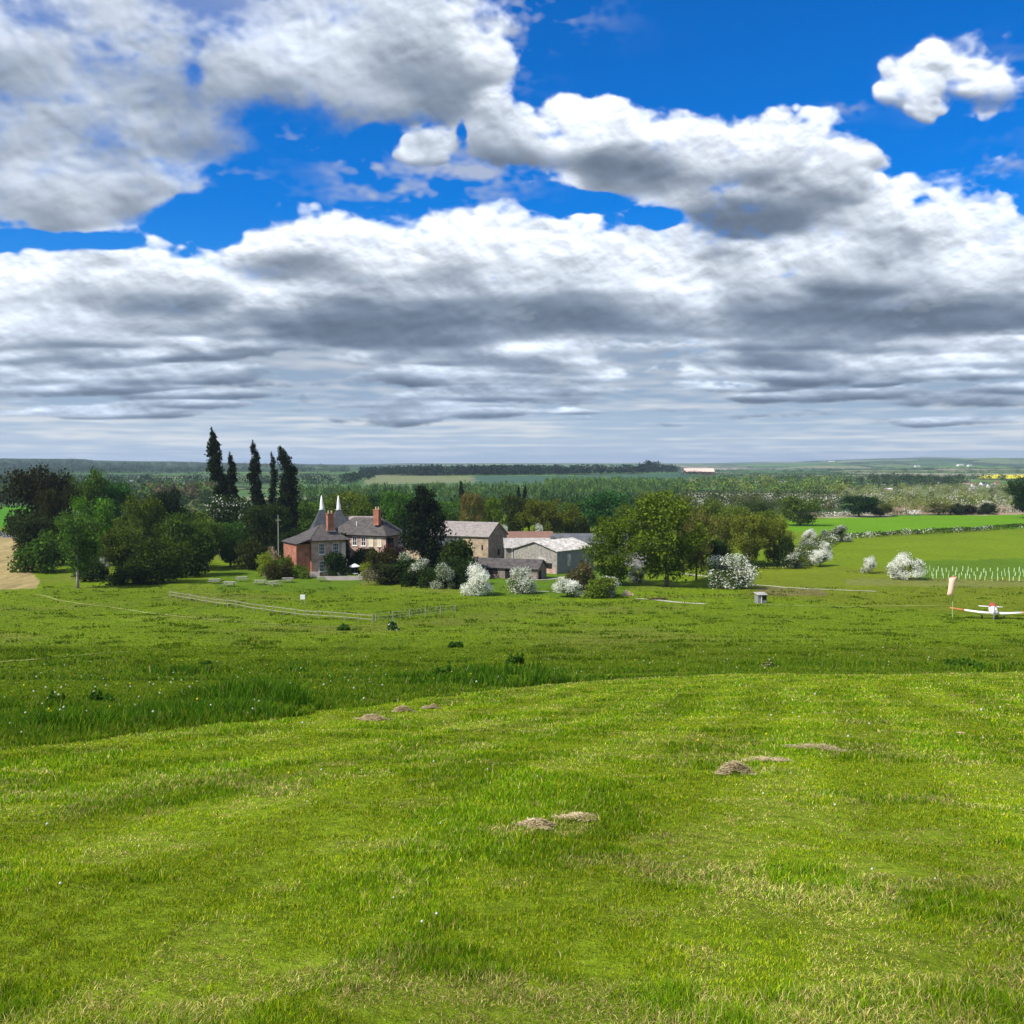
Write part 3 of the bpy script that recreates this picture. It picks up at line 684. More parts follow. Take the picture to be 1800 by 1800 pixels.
def proto(kind, seed, H, Wd, n, leaf, trunk=True, mat_=None, bark=None, bloom=0.0, vary=.35, flat=0.0):
    """Build one tree or bush about H tall and Wd wide; keep its crown and trunk meshes for copying."""
    r = np.random.default_rng(seed); random.seed(seed); lobes = []; ends = []
    if kind == 'round':
        base = (.20 if seed == 9 else .05) * H; ch = H - base
        for i in range(26):
            t = r.random(); zz = base + ch * (.12 + .76 * t); prof = math.sin(math.pi * min(1, .18 + .80 * (1 - t * .93))) ** .6
            a = r.uniform(0, 2 * math.pi); q = math.sqrt(r.random()) * .72 * prof; rad = r.uniform(.12, .22) * Wd
            lobes.append(((math.cos(a) * q * Wd / 2 * 1.0, math.sin(a) * q * Wd / 2, zz), (rad, rad, rad * .8)))
            if i < 8: ends.append(lobes[-1][0])
        lobes.append(((0, 0, base + ch * .5), (.28 * Wd, .28 * Wd, ch * .38)))
    elif kind == 'airy':                                     # loose spring crown, limbs showing
        base = .12 * H; ch = H - base
        for i in range(64):
            t = r.random(); a = r.uniform(0, 2 * math.pi); prof = math.sin(math.pi * (.16 + .76 * (1 - t))) ** .7; q = math.sqrt(r.random()) * .86 * prof; rad = r.uniform(.07, .15) * Wd
            lobes.append(((math.cos(a) * q * Wd / 2, math.sin(a) * q * Wd / 2, base + ch * (.06 + .88 * t)), (rad, rad, rad * 1.25)))
            if i < 14: ends.append(lobes[-1][0])
    elif kind == 'poplar':                                   # narrow column whose tip the wind bends over
        for i in range(150):
            t = (i + r.random()) / 150; zz = H * (.05 + .93 * t); w = Wd * (.62 * (1 - .40 * t) * (1 - t ** 11) * min(1, .62 + 3 * t) + .05)
            a = r.uniform(0, 2 * math.pi); off = -flat * H * (t ** 3.0) + .02 * H * math.sin(t * 9 + seed); rad = w * r.uniform(.38, .62)
            lobes.append(((off + math.cos(a) * w * .34, math.sin(a) * w * .34, zz), (rad * r.uniform(.7, 1.15), rad, H * .030)))
    elif kind == 'conifer':
        for i in range(40):
            t = (i + r.random()) / 40; w = Wd * .5 * (1 - (t - .32) ** 2 * 1.35 if t > .32 else .78 + .7 * t); w = max(w, .05 * Wd)
            a = r.uniform(0, 2 * math.pi); rad = w * r.uniform(.38, .60); lobes.append(((math.cos(a) * w * .55, math.sin(a) * w * .55, H * (.03 + .93 * t)), (rad, rad, rad * .9)))
    else:                                                    # bush: down to the ground
        for i in range(20):
            a = r.uniform(0, 2 * math.pi); t = r.random(); q = math.sqrt(r.random()) * .74 * math.sqrt(max(.05, 1 - (t * .95) ** 2.2)); rad = r.uniform(.13, .23) * Wd
            lobes.append(((math.cos(a) * q * Wd / 2, math.sin(a) * q * Wd / 2, H * (.10 + .68 * t)), (rad, rad, min(rad * .9, H * .26))))
            if i < 5: ends.append(lobes[-1][0])
    P = crown_points(lobes, n, r); P[:, 2] = np.maximum(P[:, 2], .03 * H * r.random(n) if kind in ('bush',) else .07 * H * r.random(n)+.02*H)
    if kind != 'poplar':                                     # fill the stated width and height
        k = Wd / 2 / np.percentile(np.hypot(P[:, 0], P[:, 1]), 96); P[:, :2] *= k; kz = H / np.percentile(P[:, 2], 99.2); P[:, 2] *= kz; ends = [(a * k, b * k, c * kz) for a, b, c in ends]
    S = leaf * r.uniform(.55, 1.35, n)
    V, F = leaf_quads(P, S, r, .5 if kind == 'airy' else 0)
    msk = None
    if bloom:                                               # blossom sits on the outside of the crown, in sprays
        out = np.sqrt((P[:, 0] / (Wd / 2)) ** 2 + (P[:, 1] / (Wd / 2)) ** 2 + ((P[:, 2] / H - .4) / .6) ** 2)
        msk = np.clip((2.6 * vnoise(P[:, 0] + 40, P[:, 2] + P[:, 1], .11 * Wd, seed) - .35) * np.clip(2.2 * out - .75, 0, 1.2), 0, 1.2)
    m = mat_ or LEAF
    crown = np_mesh('crown', V, F, m, False, {'leaf': ('POINT', 'FLOAT_COLOR', leaf_attr(n, r, vary, bloom, msk))})
    tk = None
    if trunk:
        mb = limbs(H, ends, max(.09, H * .022), lean=-flat * H * .2 if kind == 'poplar' else 0)
        me = bpy.data.meshes.new('trunk'); me.from_pydata([tuple(v) for v in mb.v], [], mb.f); me.materials.append(bark or BARK); me.polygons.foreach_set('use_smooth', [True] * len(mb.f)); tk = me
    PROTO[(kind, seed)] = (crown, tk, H, Wd); return (kind, seed)


def plant(key, px, D, top, wpx, color, name, label, cat='tree', group=None, foot=None, rz=None, x=None):
    """Stand a copy of a tree at forward distance D so that its crown reaches the photo height `top`."""
    crown, tk, H, Wd = PROTO[key]
    p = at_depth(px, 900, D); z0 = G(p[0], D); zt = at_depth(px, top, D)[2]; h = zt - z0; w = wpx / F_PX * D
    s = (w / Wd, w / Wd, h / H)
    if D < 1: return
    o = thing(name, label, cat, (p[0], D, z0), RNG.uniform(0, 6.28) if rz is None else rz, group, s)
    c = mesh_obj('crown', crown, o); c.color = (*color, 1)
    if tk: t = mesh_obj('trunk', tk, o); t.color = (1, 1, 1, 1)
    return o


def hedge(pts_px, h, w, name, label, color, cat='hedge', bloom=0.0, dens=26, leaf=.34, material=None, Ds=None, seed=0, group=None, kind=None):
    """A hedge: leaf clumps filling a ragged bank along photo points on the ground (or at distances Ds)."""
    P = [at(*p) if Ds is None else Vector(at_depth(p[0], 900, Ds[i])) for i, p in enumerate(pts_px)]
    r = np.random.default_rng(100 + seed); X = []; 
    for a, b in zip(P, P[1:]):
        L = (b - a).length; n = int(L * dens * w * h * .55) + 10; t = r.random(n); d = (b - a).normalized(); nx, ny = -d.y, d.x
        q = r.uniform(-1, 1, n) * w / 2; x = a.x + (b.x - a.x) * t + nx * q; y = a.y + (b.y - a.y) * t + ny * q
        hh = h * (.72 + .5 * vnoise(x, y, 3.2, 7) + .25 * (vnoise(x, y, .9, 8) - .5)); z = terrain(x, y) + hh * r.random(n) ** .6 * np.sqrt(np.clip(1.05 - (2 * q / w) ** 2 * .6, 0, 1))
        X.append(np.stack([x, y, z], 1))
    X = np.concatenate(X); o0 = X.mean(0); o0[2] = G(o0[0], o0[1]); n = len(X); V, F = leaf_quads(X - o0, leaf * r.uniform(.6, 1.3, n), r)
    msk = np.clip(2.6 * vnoise(X[:, 0], X[:, 1], 3.5, seed) - .9, 0, 1.3) if bloom else None
    me = np_mesh(name, V, F, material or (BLOSSOM if bloom else LEAF), False, {'leaf': ('POINT', 'FLOAT_COLOR', leaf_attr(n, r, .35, bloom, msk))})
    o = mesh_obj(name, me); o.location = o0; o.color = (*color, 1)
    return tag(o, label, None if kind else cat, group, kind)


def wood(name, trees, k, label, cat='woodland', seed=0, bloom=0.0, material=None, qs=1.0, elong=1.0):
    """A far wood read as one mass. trees: array of x, y, height, width, colour r, g, b."""
    T = np.asarray(trees, float); r = np.random.default_rng(500 + seed); n = len(T) * k; i = np.repeat(np.arange(len(T)), k)
    d = r.normal(size=(n, 3)); d /= np.linalg.norm(d, axis=1, keepdims=True); q = r.random(n) ** .4; h = T[i, 2]; w = T[i, 3]
    z0 = terrain(T[:, 0], T[:, 1])[i]
    P = np.stack([T[i, 0] + d[:, 0] * q * w / 2, T[i, 1] + d[:, 1] * q * w / 2, z0 + h * (.54 + .46 * d[:, 2] * q)], 1)
    P[:, 2] = np.maximum(P[:, 2], z0 + .02 * h)
    o0 = np.array([T[:, 0].mean(), T[:, 1].mean(), 0]); V, F = leaf_quads(P - o0, qs * np.minimum(w, h * .6) * r.uniform(.22, .42, n) / elong, r)
    if elong > 1:
        Vq = V.reshape(-1, 4, 3); cz = Vq.mean(1, keepdims=True); Vq[..., 2] = cz[..., 2] + (Vq[..., 2] - cz[..., 2]) * elong * 1.6; V = Vq.reshape(-1, 3)
    col = T[i, 4:7] * (1 + .28 * r.normal(size=(n, 1))).clip(.4, 1.8)
    if bloom: b = r.random(n) < bloom * np.clip(4 * vnoise(P[:, 0], P[:, 1], 12, 3) - 1.9, 0, 1.6); col[b] = (.62, .62, .50)
    me = np_mesh(name, V, F, FARLEAF, False, {'tint': ('POINT', 'FLOAT_COLOR', np.repeat(col, 4, 0))})
    o = mesh_obj(name, me); o.location = o0
    return tag(o, label, cat, kind='stuff')


def scatter_px(poly, n, seed, dmin=0, dmax=9e9):
    """n ground points spread evenly over the picture area of a photo polygon (every one on the real ground)."""
    r = np.random.default_rng(seed); xs = [p[0] for p in poly]; ys = [p[1] for p in poly]; out = []
    A = r.uniform((min(xs), min(ys)), (max(xs), max(ys)), (n * 6, 2)); A = A[in_poly(A[:, 0], A[:, 1], poly)][:n]
    if not len(A): return np.zeros((0, 2))
    P, ok = at_many(A[:, 0], A[:, 1]); return P[ok, :2]


def tint_rows(xy, h, w, cols, seed, hv=.25):
    r = np.random.default_rng(seed); n = len(xy); c = np.array(cols)[r.integers(0, len(cols), n)] * r.uniform(.8, 1.2, (n, 1))
    return np.hstack([xy, (h * (1 + hv * r.uniform(-1, 1, (n, 1)))), (w * (1 + .3 * r.uniform(-1, 1, (n, 1)))), c])
# ------------------------------------------------------------------ the planting of the place
MAT = {}
MAT['straw'] = attr_mat('straw', 'tint', .2)
FARLEAF = attr_mat('far foliage', 'tint', .25)

R1 = proto('round', 1, 12, 10, 9000, .42); R2 = proto('round', 2, 12, 10, 9000, .42); R3 = proto('round', 3, 10, 11, 9000, .42)
A1 = proto('airy', 4, 13, 10, 12000, .36); A2 = proto('airy', 5, 13, 11, 12500, .36); A3 = proto('airy', 6, 12, 10, 9000, .34)
R9 = proto('round', 9, 12, 9, 9000, .36, bark=PALEBARK)
P1 = proto('poplar', 11, 28, 5, 12000, .50, flat=.11, vary=.5); P2 = proto('poplar', 12, 26, 4.4, 9000, .48, flat=.075, vary=.5); P3 = proto('poplar', 13, 24, 3.0, 3600, .45, flat=.03, vary=.5); P4 = proto('poplar', 14, 26, 6, 12000, .50, flat=.06, vary=.5)
CY = proto('poplar', 15, 14, 3.2, 4200, .40, flat=0.0)
CO = proto('conifer', 21, 17, 9, 19000, .50, vary=.35)
B1 = proto('bush', 31, 4, 5.5, 4200, .30); B2 = proto('bush', 32, 4, 5, 4200, .30); B3 = proto('bush', 33, 3, 5, 3600, .28)
H1 = proto('bush', 41, 6, 6, 11000, .20, mat_=BLOSSOM, bloom=1.3); H2 = proto('bush', 42, 6, 6, 11000, .20, mat_=BLOSSOM, bloom=.95); H3 = proto('bush', 43, 6, 6, 11000, .20, mat_=BLOSSOM, bloom=.6); H5 = proto('bush', 45, 6, 6, 10000, .22, mat_=BLOSSOM, bloom=.30)
H4 = proto('round', 44, 12, 11, 9500, .40, mat_=BLOSSOM, bloom=.11)
K1 = proto('bush', 51, 4, 5, 4200, .26, mat_=PINKISH, bloom=.5)

DK, DG, MG, OL, YG, BR, LG, CP, PU = (.018, .028, .012), (.030, .060, .014), (.052, .088, .016), (.088, .098, .014), (.13, .155, .018), (.085, .070, .028), (.10, .155, .022), (.027, .026, .012), (.075, .028, .035)
HW = (.10, .14, .035)

TREES = [
    # key, x, distance, top, width px, tint, name, label, group
    (R1, 68, 215, 826, 108, CP, 'tree', 'large dark brown tree standing at the end of the stubble field'),
    (R2, 100, 205, 862, 62, (.030, .030, .010), 'tree', 'dark olive tree just in front of the large dark brown one'),
    (R3, 152, 232, 832, 62, MG, 'tree', 'mid green tree rising behind the dark brown pair'),
    (R1, 203, 238, 848, 66, (.028, .075, .018), 'tree', 'deep green rounded tree, furthest back in the garden wood'),
    (R2, 165, 200, 878, 72, (.060, .120, .014), 'tree', 'brighter green tree in the middle of the garden wood'),
    (A2, 250, 196, 876, 92, (.058, .075, .012), 'tree', 'broad olive tree overhanging the middle of the garden wood'),
    (R1, 292, 222, 864, 56, DK, 'tree', 'very dark tree behind the broad olive one'),
    (R3, 332, 226, 893, 70, (.055, .085, .014), 'tree', 'soft green tree below the leaning poplars'),
    (R9, 134, 160, 906, 84, (.050, .088, .018), 'tree', 'green tree with a pale bare trunk standing forward of the wood'),
    (B1, 75, 188, 938, 92, (.045, .080, .014), 'bush', 'low green thicket along the edge of the stubble field'),
    (R2, 222, 176, 930, 84, (.050, .064, .012), 'tree', 'low olive tree with branches down to the lawn'),
    (R3, 285, 170, 950, 96, (.040, .056, .012), 'tree', 'wide dark olive tree beside the start of the rail fence'),
    (B2, 345, 182, 940, 78, (.030, .052, .012), 'bush', 'dark tall bush shading the left end of the picnic lawn'),
    (A1, 362, 196, 915, 66, (.052, .082, .014), 'tree', 'light feathery green tree beside the picnic lawn'),
    (H4, 411, 222, 874, 80, (.030, .050, .016), 'tree', 'dark chestnut tree dotted with pale flower candles below the poplars'),
    (R1, 466, 214, 888, 78, (.030, .044, .014), 'tree', 'dark brown green tree between the chestnut and the brick house'),
    (R2, 404, 200, 920, 62, (.035, .072, .014), 'tree', 'small leafy green tree in front of the flowering chestnut'),
    (B1, 440, 194, 948, 66, (.040, .045, .014), 'bush', 'brownish bush at the back of the picnic lawn'),
    (R3, 505, 212, 925, 62, (.022, .036, .012), 'tree', 'small very dark tree against the red brick wall'),
    (CO, 745, 186, 862, 74, (.016, .024, .012), 'conifer', 'tall broad near black conifer between the house and the barns'),
    (R2, 612, 262, 868, 92, (.075, .090, .014), 'tree', 'rounded olive tree behind the white oast cowls'),
    (R3, 545, 262, 884, 66, MG, 'tree', 'green tree behind the left oast roof'),
    (R1, 702, 255, 866, 82, (.040, .085, .014), 'tree', 'rich green tree behind the right hand chimney'),
    (R1, 665, 285, 872, 52, (.024, .050, .020), 'tree', 'blue green tree in the gap behind the house roof'),
    (R2, 790, 268, 882, 60, (.050, .095, .016), 'tree', 'green tree behind the barn next to the conifer'),
    (A1, 830, 256, 868, 46, (.110, .085, .030), 'tree', 'bronze leaved thin tree above the long barn roof'),
    (A2, 868, 275, 876, 62, (.075, .105, .012), 'tree', 'yellow green tree right of the bronze one'),
    (R1, 905, 262, 872, 54, (.040, .052, .014), 'tree', 'dark olive tree behind the barn gable'),
    (A2, 955, 258, 880, 84, (.078, .082, .012), 'tree', 'wide olive tree behind the grey barns'),
    (B1, 1010, 262, 892, 54, (.062, .072, .012), 'tree', 'low olive tree over the long dark roof'),
    (R2, 1068, 268, 866, 84, (.026, .070, .022), 'tree', 'large deep green tree above the long dark roof'),
    (R3, 1102, 255, 888, 56, (.060, .088, .014), 'tree', 'mid green tree beside the large deep green one'),
    (A3, 1140, 270, 868, 46, (.085, .088, .018), 'tree', 'thin crowned olive tree on the skyline of the farm wood'),
    (A2, 1080, 168, 912, 104, (.070, .095, .010), 'tree', 'olive willow with a dark trunk in front of the grey barn'),
    (A1, 1173, 165, 870, 134, (.076, .100, .012), 'tree', 'biggest olive willow, tall and loose, right of the barns'),
    (A3, 1225, 176, 905, 66, (.095, .082, .028), 'tree', 'brownish half bare tree behind the biggest willow'),
    (A3, 1268, 205, 908, 70, (.100, .100, .022), 'tree', 'pale olive tree at the left of the ash copse'),
    (A1, 1318, 200, 906, 66, (.110, .115, .018), 'tree', 'ash tree with several pale stems in the middle of the copse'),
    (A2, 1362, 204, 912, 62, (.100, .108, .018), 'tree', 'rounded ash tree at the right end of the copse'),
    (B2, 1258, 182, 950, 56, (.024, .046, .014), 'bush', 'dark green bush under the copse beside the big hawthorn'),
    (B2, 1384, 200, 946, 34, (.030, .046, .014), 'bush', 'small dark bush at the foot of the copse'),
    (A3, 1215, 232, 890, 82, (.088, .095, .018), 'tree', 'spreading olive tree behind the biggest willow'),
    (R2, 1330, 300, 884, 60, (.038, .056, .018), 'tree', 'dark green tree beyond the copse'),
    (R3, 1408, 330, 874, 70, (.060, .085, .018), 'tree', 'olive tree at the top corner of the bright green field'),
    (R1, 1510, 385, 872, 66, (.018, .046, .014), 'tree', 'dense dark round tree on the far edge of the bright field'),
    (R2, 1547, 390, 886, 42, (.060, .066, .018), 'tree', 'small brownish tree touching the dense dark round one'),
    (R1, 1806, 375, 842, 62, (.020, .040, .012), 'tree', 'dark tree cut by the edge at the far side of the bright field'),
    (B1, 1680, 400, 886, 26, (.030, .040, .020), 'bush', 'first of the dark bushes beyond the bright field'),
    (B2, 1702, 402, 888, 32, (.034, .034, .020), 'bush', 'middle one of the dark bushes beyond the bright field'),
    (B1, 1737, 404, 885, 34, (.026, .036, .018), 'bush', 'widest of the dark bushes beyond the bright field'),
    (A3, 1650, 402, 884, 50, (.090, .088, .030), 'bush', 'thin brown bush beyond the bright field'),
    (B3, 668, 178, 968, 62, (.050, .046, .016), 'bush', 'brown leaved bush at the right end of the terrace'),
    (B1, 645, 176, 990, 34, (.135, .150, .014), 'bush', 'yellow green bush beside the terrace'),
    (B1, 690, 180, 960, 52, PU, 'bush', 'dark purple red bush against the house'),
    (B2, 716, 172, 985, 70, (.022, .038, .012), 'bush', 'dark green bush at the foot of the conifer'),
    (B2, 800, 176, 950, 72, (.035, .052, .012), 'bush', 'olive bush between the conifer and the long barn'),
    (B3, 815, 168, 980, 64, (.024, .042, .012), 'bush', 'dark bush behind the brightest hawthorn'),
    (B1, 1022, 160, 990, 56, (.085, .070, .035), 'bush', 'twiggy brown bush in front of the grey barn'),
    (B2, 1058, 149, 1016, 60, (.095, .120, .018), 'bush', 'yellow green bush right of the spreading hawthorn'),
    (B2, 588, 178, 972, 46, (.024, .040, .012), 'bush', 'dark rounded shrub in front of the brick wing'),
    (B1, 468, 182, 972, 44, (.140, .160, .020), 'bush', 'pale yellow green shrub behind the picnic tables'),
    (K1, 477, 187, 964, 30, (.12, .10, .05), 'bush', 'pale pinkish dry shrub behind the picnic tables'),
    (B3, 505, 182, 980, 48, (.060, .085, .014), 'bush', 'green garden shrub in the border before the house'),
    (B3, 490, 178, 992, 52, (.050, .045, .016), 'bush', 'low brown shrub at the front of the border'),
    (B1, 538, 186, 975, 52, (.070, .110, .016), 'bush', 'light green shrub below the red brick wall'),
    (B1, 528, 179, 993, 34, (.090, .120, .020), 'bush', 'small light shrub at the end of the border'),
    (R2, 575, 300, 880, 60, (.045, .080, .016), 'tree', 'leafy tree just above the left cowl'),
    (R3, 640, 240, 884, 54, (.060, .085, .014), 'tree', 'low olive tree touching the main house roof'),
    (A2, 730, 300, 876, 60, (.050, .090, .020), 'tree', 'green tree half hidden behind the tall conifer'),
    (R3, 845, 300, 884, 60, (.060, .100, .016), 'tree', 'light green tree behind the bronze leaved tree'),
    (R1, 930, 300, 878, 56, (.045, .065, .016), 'tree', 'dark green tree right below the pair of cypresses'),
    (R2, 985, 290, 884, 60, (.055, .080, .014), 'tree', 'rounded green tree behind the arched barn'),
    (R1, 1035, 300, 880, 56, (.035, .070, .018), 'tree', 'deep green tree left of the large deep green one'),
    (A2, 1128, 240, 898, 56, (.085, .100, .014), 'tree', 'yellowish olive tree between the farm wood and the biggest willow'),
    (A3, 1200, 300, 872, 64, (.080, .095, .020), 'tree', 'pale olive tree on the plain right behind the biggest willow'),
    (R3, 1250, 290, 880, 58, (.070, .090, .016), 'tree', 'low round tree beyond the half bare tree'),
    (R2, 1290, 250, 892, 60, (.085, .105, .018), 'tree', 'yellow green tree behind the ash copse'),
    (R1, 1345, 245, 898, 56, (.075, .095, .016), 'tree', 'olive tree filling the back of the ash copse'),
    (B1, 240, 168, 985, 90, (.034, .050, .012), 'bush', 'low dark thicket under the broad olive tree'),
    (B2, 160, 172, 985, 60, (.030, .050, .014), 'bush', 'shaded undergrowth behind the pale trunk'),
    (B2, 672, 170, 992, 62, (.034, .040, .014), 'bush', 'dark twiggy bush behind the pampas grass'),
    (B1, 730, 167, 1000, 66, (.022, .036, .012), 'bush', 'dark bush between the purple one and the speckled blossom'),
    (B3, 765, 164, 1000, 60, (.026, .042, .012), 'bush', 'low dark bush below the conifer facing the paddock'),
    (B2, 806, 163, 996, 50, (.024, .040, .012), 'bush', 'dark bush touching the left side of the brightest hawthorn'),
    (R3, 318, 192, 905, 76, (.044, .070, .014), 'tree', 'leafy tree closing the gap behind the dark tall bush'),
    (R2, 262, 210, 905, 70, (.034, .056, .014), 'tree', 'shaded tree behind the broad olive one'),
    (R1, 60, 200, 905, 84, (.030, .040, .014), 'tree', 'dim tree filling the foot of the dark brown pair'),
    (R3, 215, 205, 900, 76, (.048, .080, .016), 'tree', 'fresh green tree left of the broad olive one'),
    (CY, 811, 330, 844, 13, (.016, .030, .012), 'cypress', 'single thin dark cypress beyond the long barn'),
    (CY, 912, 335, 853, 10, (.016, .030, .012), 'cypress', 'left one of the two dark cypresses beyond the grey barns'),
    (CY, 922, 335, 852, 11, (.018, .030, .012), 'cypress', 'right one of the two dark cypresses beyond the grey barns'),
]
POPLARS = [(P1, 392, 226, 751, 37, 'tallest leaning poplar, furthest left in the row'), (P2, 414, 232, 794, 27, 'short poplar close against the tallest one'),
           (P2, 455, 228, 773, 30, 'middle poplar with its tip bent over'), (P3, 482, 232, 790, 20, 'thin sparse poplar in the gap'), (P4, 509, 226, 782, 46, 'broad based poplar nearest the brick house')]
HAWTHORNS = [(H1, 836, 152, 994, 62, 'brightest white hawthorn in front of the low stone shed'), (H3, 914, 155, 998, 54, 'thin greyish hawthorn in front of the shed gable'), (H2, 998, 150, 1018, 58, 'spreading white hawthorn beside the track'),
             (H3, 1070, 152, 1014, 44, 'half green hawthorn left of the willow trunk'), (H3, 1281, 163, 976, 88, 'big round cream hawthorn right of the willows'), (H1, 1593, 177, 974, 58, 'perfect white dome of hawthorn next to the tree guards'),
             (H2, 1530, 186, 979, 27, 'small conical white hawthorn in the pasture'), (H2, 1443, 200, 965, 44, 'white hawthorn at the corner of the upper pasture'), (H5, 1398, 196, 972, 34, 'small green and white hawthorn at the hedge end'),
             (H5, 741, 168, 984, 46, 'greyish flowering bush at the foot of the conifer'), (H5, 779, 161, 992, 38, 'white speckled bush between the conifer and the brightest hawthorn'), (H5, 712, 174, 973, 36, 'flowering bush against the purple one'),
             (H2, 1424, 262, 930, 24, 'white bush at the top of the hedge corner'), (H5, 1450, 258, 932, 20, 'second white bush in the hedge corner'), (H5, 1478, 262, 924, 34, 'dark green bush with white tips in the hedge corner'),
             (H2, 1452, 226, 952, 22, 'loose white bush above the pasture corner'), (H5, 1420, 232, 948, 40, 'pinkish white bush behind the pasture corner'), (H3, 948, 236, 922, 20, 'white blossom tree beside the arched barn gable'), (H3, 888, 236, 924, 16, 'small blossom bush behind the brick gable'),
             (H3, 182, 174, 980, 22, 'small white flowering bush under the garden trees'), (H3, 1122, 172, 996, 34, 'white flowers between the two willows')]


def build_plants():
    for t in TREES:
        key, px, D, top, w, c, name, label = t; b = 1.55 if c[1] > .06 else 1.2; c = (c[0] * b * .98, c[1] * b * 1.07, c[2] * b * .8)
        cat = {'tree': 'tree', 'bush': 'bush', 'conifer': 'conifer', 'cypress': 'cypress'}[name]
        plant(key, px, D, top, w, c, name, label, cat)
    for key, px, D, top, w, label in POPLARS:
        plant(key, px, D, top, w, (.020, .030, .012), 'poplar_tree', label, 'poplar', 'row of tall wind bent poplars', rz=RNG.uniform(-.4, .4))
    for key, px, D, top, w, label in HAWTHORNS:
        plant(key, px, D, top, w, HW, 'hawthorn', label, 'hawthorn', 'flowering hawthorns around the farm')
    # hedges
    hedge([(1310, 1000), (1395, 1000)], 1.9, 2.2, 'hedge', 'dark clipped hedge under the ash copse', (.020, .036, .012), seed=1)
    hedge([(1455, 948), (1560, 942), (1680, 936), (1800, 928), (1880, 924)], 1.5, 2.4, 'hedge', 'long dark hedge with white blossom between the two green fields', (.040, .058, .018), bloom=.30, seed=2)
    hedge([(1395, 1000), (1440, 962), (1470, 948)], 2.2, 5, 'hedge', 'ragged flowering hedge climbing between pasture and copse', (.10, .13, .03), bloom=.16, seed=3, leaf=.24, dens=34)
    hedge([(792, 985), (855, 985)], 2.6, 2, 'hedge', 'clipped green hedge in front of the long barn', (.045, .105, .014), seed=4)
    hedge([(-60, 946), (44, 946)], 2.2, 2, 'hedge', 'black looking hedge behind the stubble field', (.012, .020, .010), seed=5)
    hedge([(1380, 912), (1500, 906), (1640, 903), (1860, 900)], 1.5, 3, 'hedge', 'pale scrubby hedge along the top of the bright green field', (.13, .14, .05), bloom=.5, seed=6, dens=12, leaf=.5)
    hedge([(640, 1030), (690, 1024)], 2.6, 2.5, 'pampas_grass', 'dry pale pampas grass below the brown bush', (.24, .20, .12), cat='pampas grass', seed=7, leaf=.22, dens=60)
    hedge([(480, 1000), (520, 1000), (560, 1000), (600, 1002)], .7, 3.5, 'flower_bed', 'low mixed flower border in front of the house', (.09, .14, .03), cat='flower bed', bloom=.35, seed=8, kind='stuff')
    hedge([(1120, 1052), (1300, 1052), (1380, 1048)], .55, 3, 'reed_bed', 'low brown reeds and weeds beside the track', (.12, .10, .04), cat='reeds', seed=9, leaf=.2, kind='stuff')
    hedge([(660, 1092), (740, 1078), (850, 1066), (1000, 1064), (1140, 1060)], .5, 1.6, 'weed_strip', 'strip of rough weeds along the fence line below the farm', (.075, .095, .025), cat='weeds', seed=10, leaf=.2, kind='stuff')
    hedge([(1625, 1022), (1700, 1021), (1850, 1026)], .45, 1.4, 'weed_strip', 'dark weedy strip below the young tree guards', (.06, .07, .025), cat='weeds', seed=11, leaf=.2, kind='stuff')
    hedge([(1490, 1006), (1560, 1010), (1600, 1012)], .5, 2.5, 'weed_strip', 'rough weeds around the small conical hawthorn', (.08, .10, .03), cat='weeds', seed=12, leaf=.2, kind='stuff')

    # far woods, each read as one mass; dark tints also stand in for cloud shade
    def rows(poly, n, h, w, cols, seed, **k): return tint_rows(scatter_px(poly, n, seed), h, w, cols, seed, **k)
    wood('poplar_plantation', np.vstack([
        rows([(520, 868), (640, 866), (830, 862), (1200, 862), (1215, 876), (900, 880), (520, 882)], 620, 6.5, 3.5, [(.08, .15, .035), (.11, .19, .04), (.06, .11, .03)], 1),
        rows([(520, 888), (800, 892), (1130, 884), (1130, 893), (520, 896)], 240, 5, 6, [(.03, .075, .02), (.045, .085, .02)], 2),
        rows([(960, 852), (1060, 850), (1200, 853), (1210, 860), (960, 862)], 320, 7.5, 4, [(.12, .21, .04), (.08, .15, .035)], 3)]), 46,
        'rows of slim pale green poplars filling the plain behind the farm', 'poplar plantation', 1, elong=1.7)
    wood('plain_wood', np.vstack([
        rows([(250, 872), (380, 868), (380, 880), (250, 884)], 190, 8, 5, [(.12, .14, .045), (.09, .15, .035), (.14, .11, .06)], 4),
        rows([(0, 862), (240, 862), (240, 876), (0, 878)], 190, 6, 8, [(.05, .08, .03), (.07, .11, .03)], 5),
        rows([(-60, 880), (380, 882), (380, 894), (-60, 892)], 150, 4.5, 7, [(.04, .07, .02), (.03, .05, .018)], 6),
        rows([(330, 895), (560, 893), (560, 915), (330, 915)], 90, 5, 6, [(.03, .055, .02), (.06, .09, .025), (.12, .14, .06)], 7)]), 60,
        'mixed woodland on the plain behind the garden trees', 'woodland', 2)
    wood('ridge_wood', np.vstack([
        rows([(632, 834), (760, 833), (1000, 833), (1060, 833), (1190, 829), (1190, 831), (1000, 835), (640, 837)], 760, 10.5, 13, [(.022, .045, .025), (.03, .055, .03), (.018, .036, .022)], 8, hv=.4),
        rows([(1125, 829), (1160, 828), (1160, 830), (1125, 831)], 14, 17, 16, [(.018, .036, .022)], 9),
        rows([(600, 846), (640, 838), (660, 842), (620, 850)], 60, 9, 11, [(.025, .05, .025)], 10)]), 46,
        'long dark wood along the top of the low ridge', 'woodland', 3)
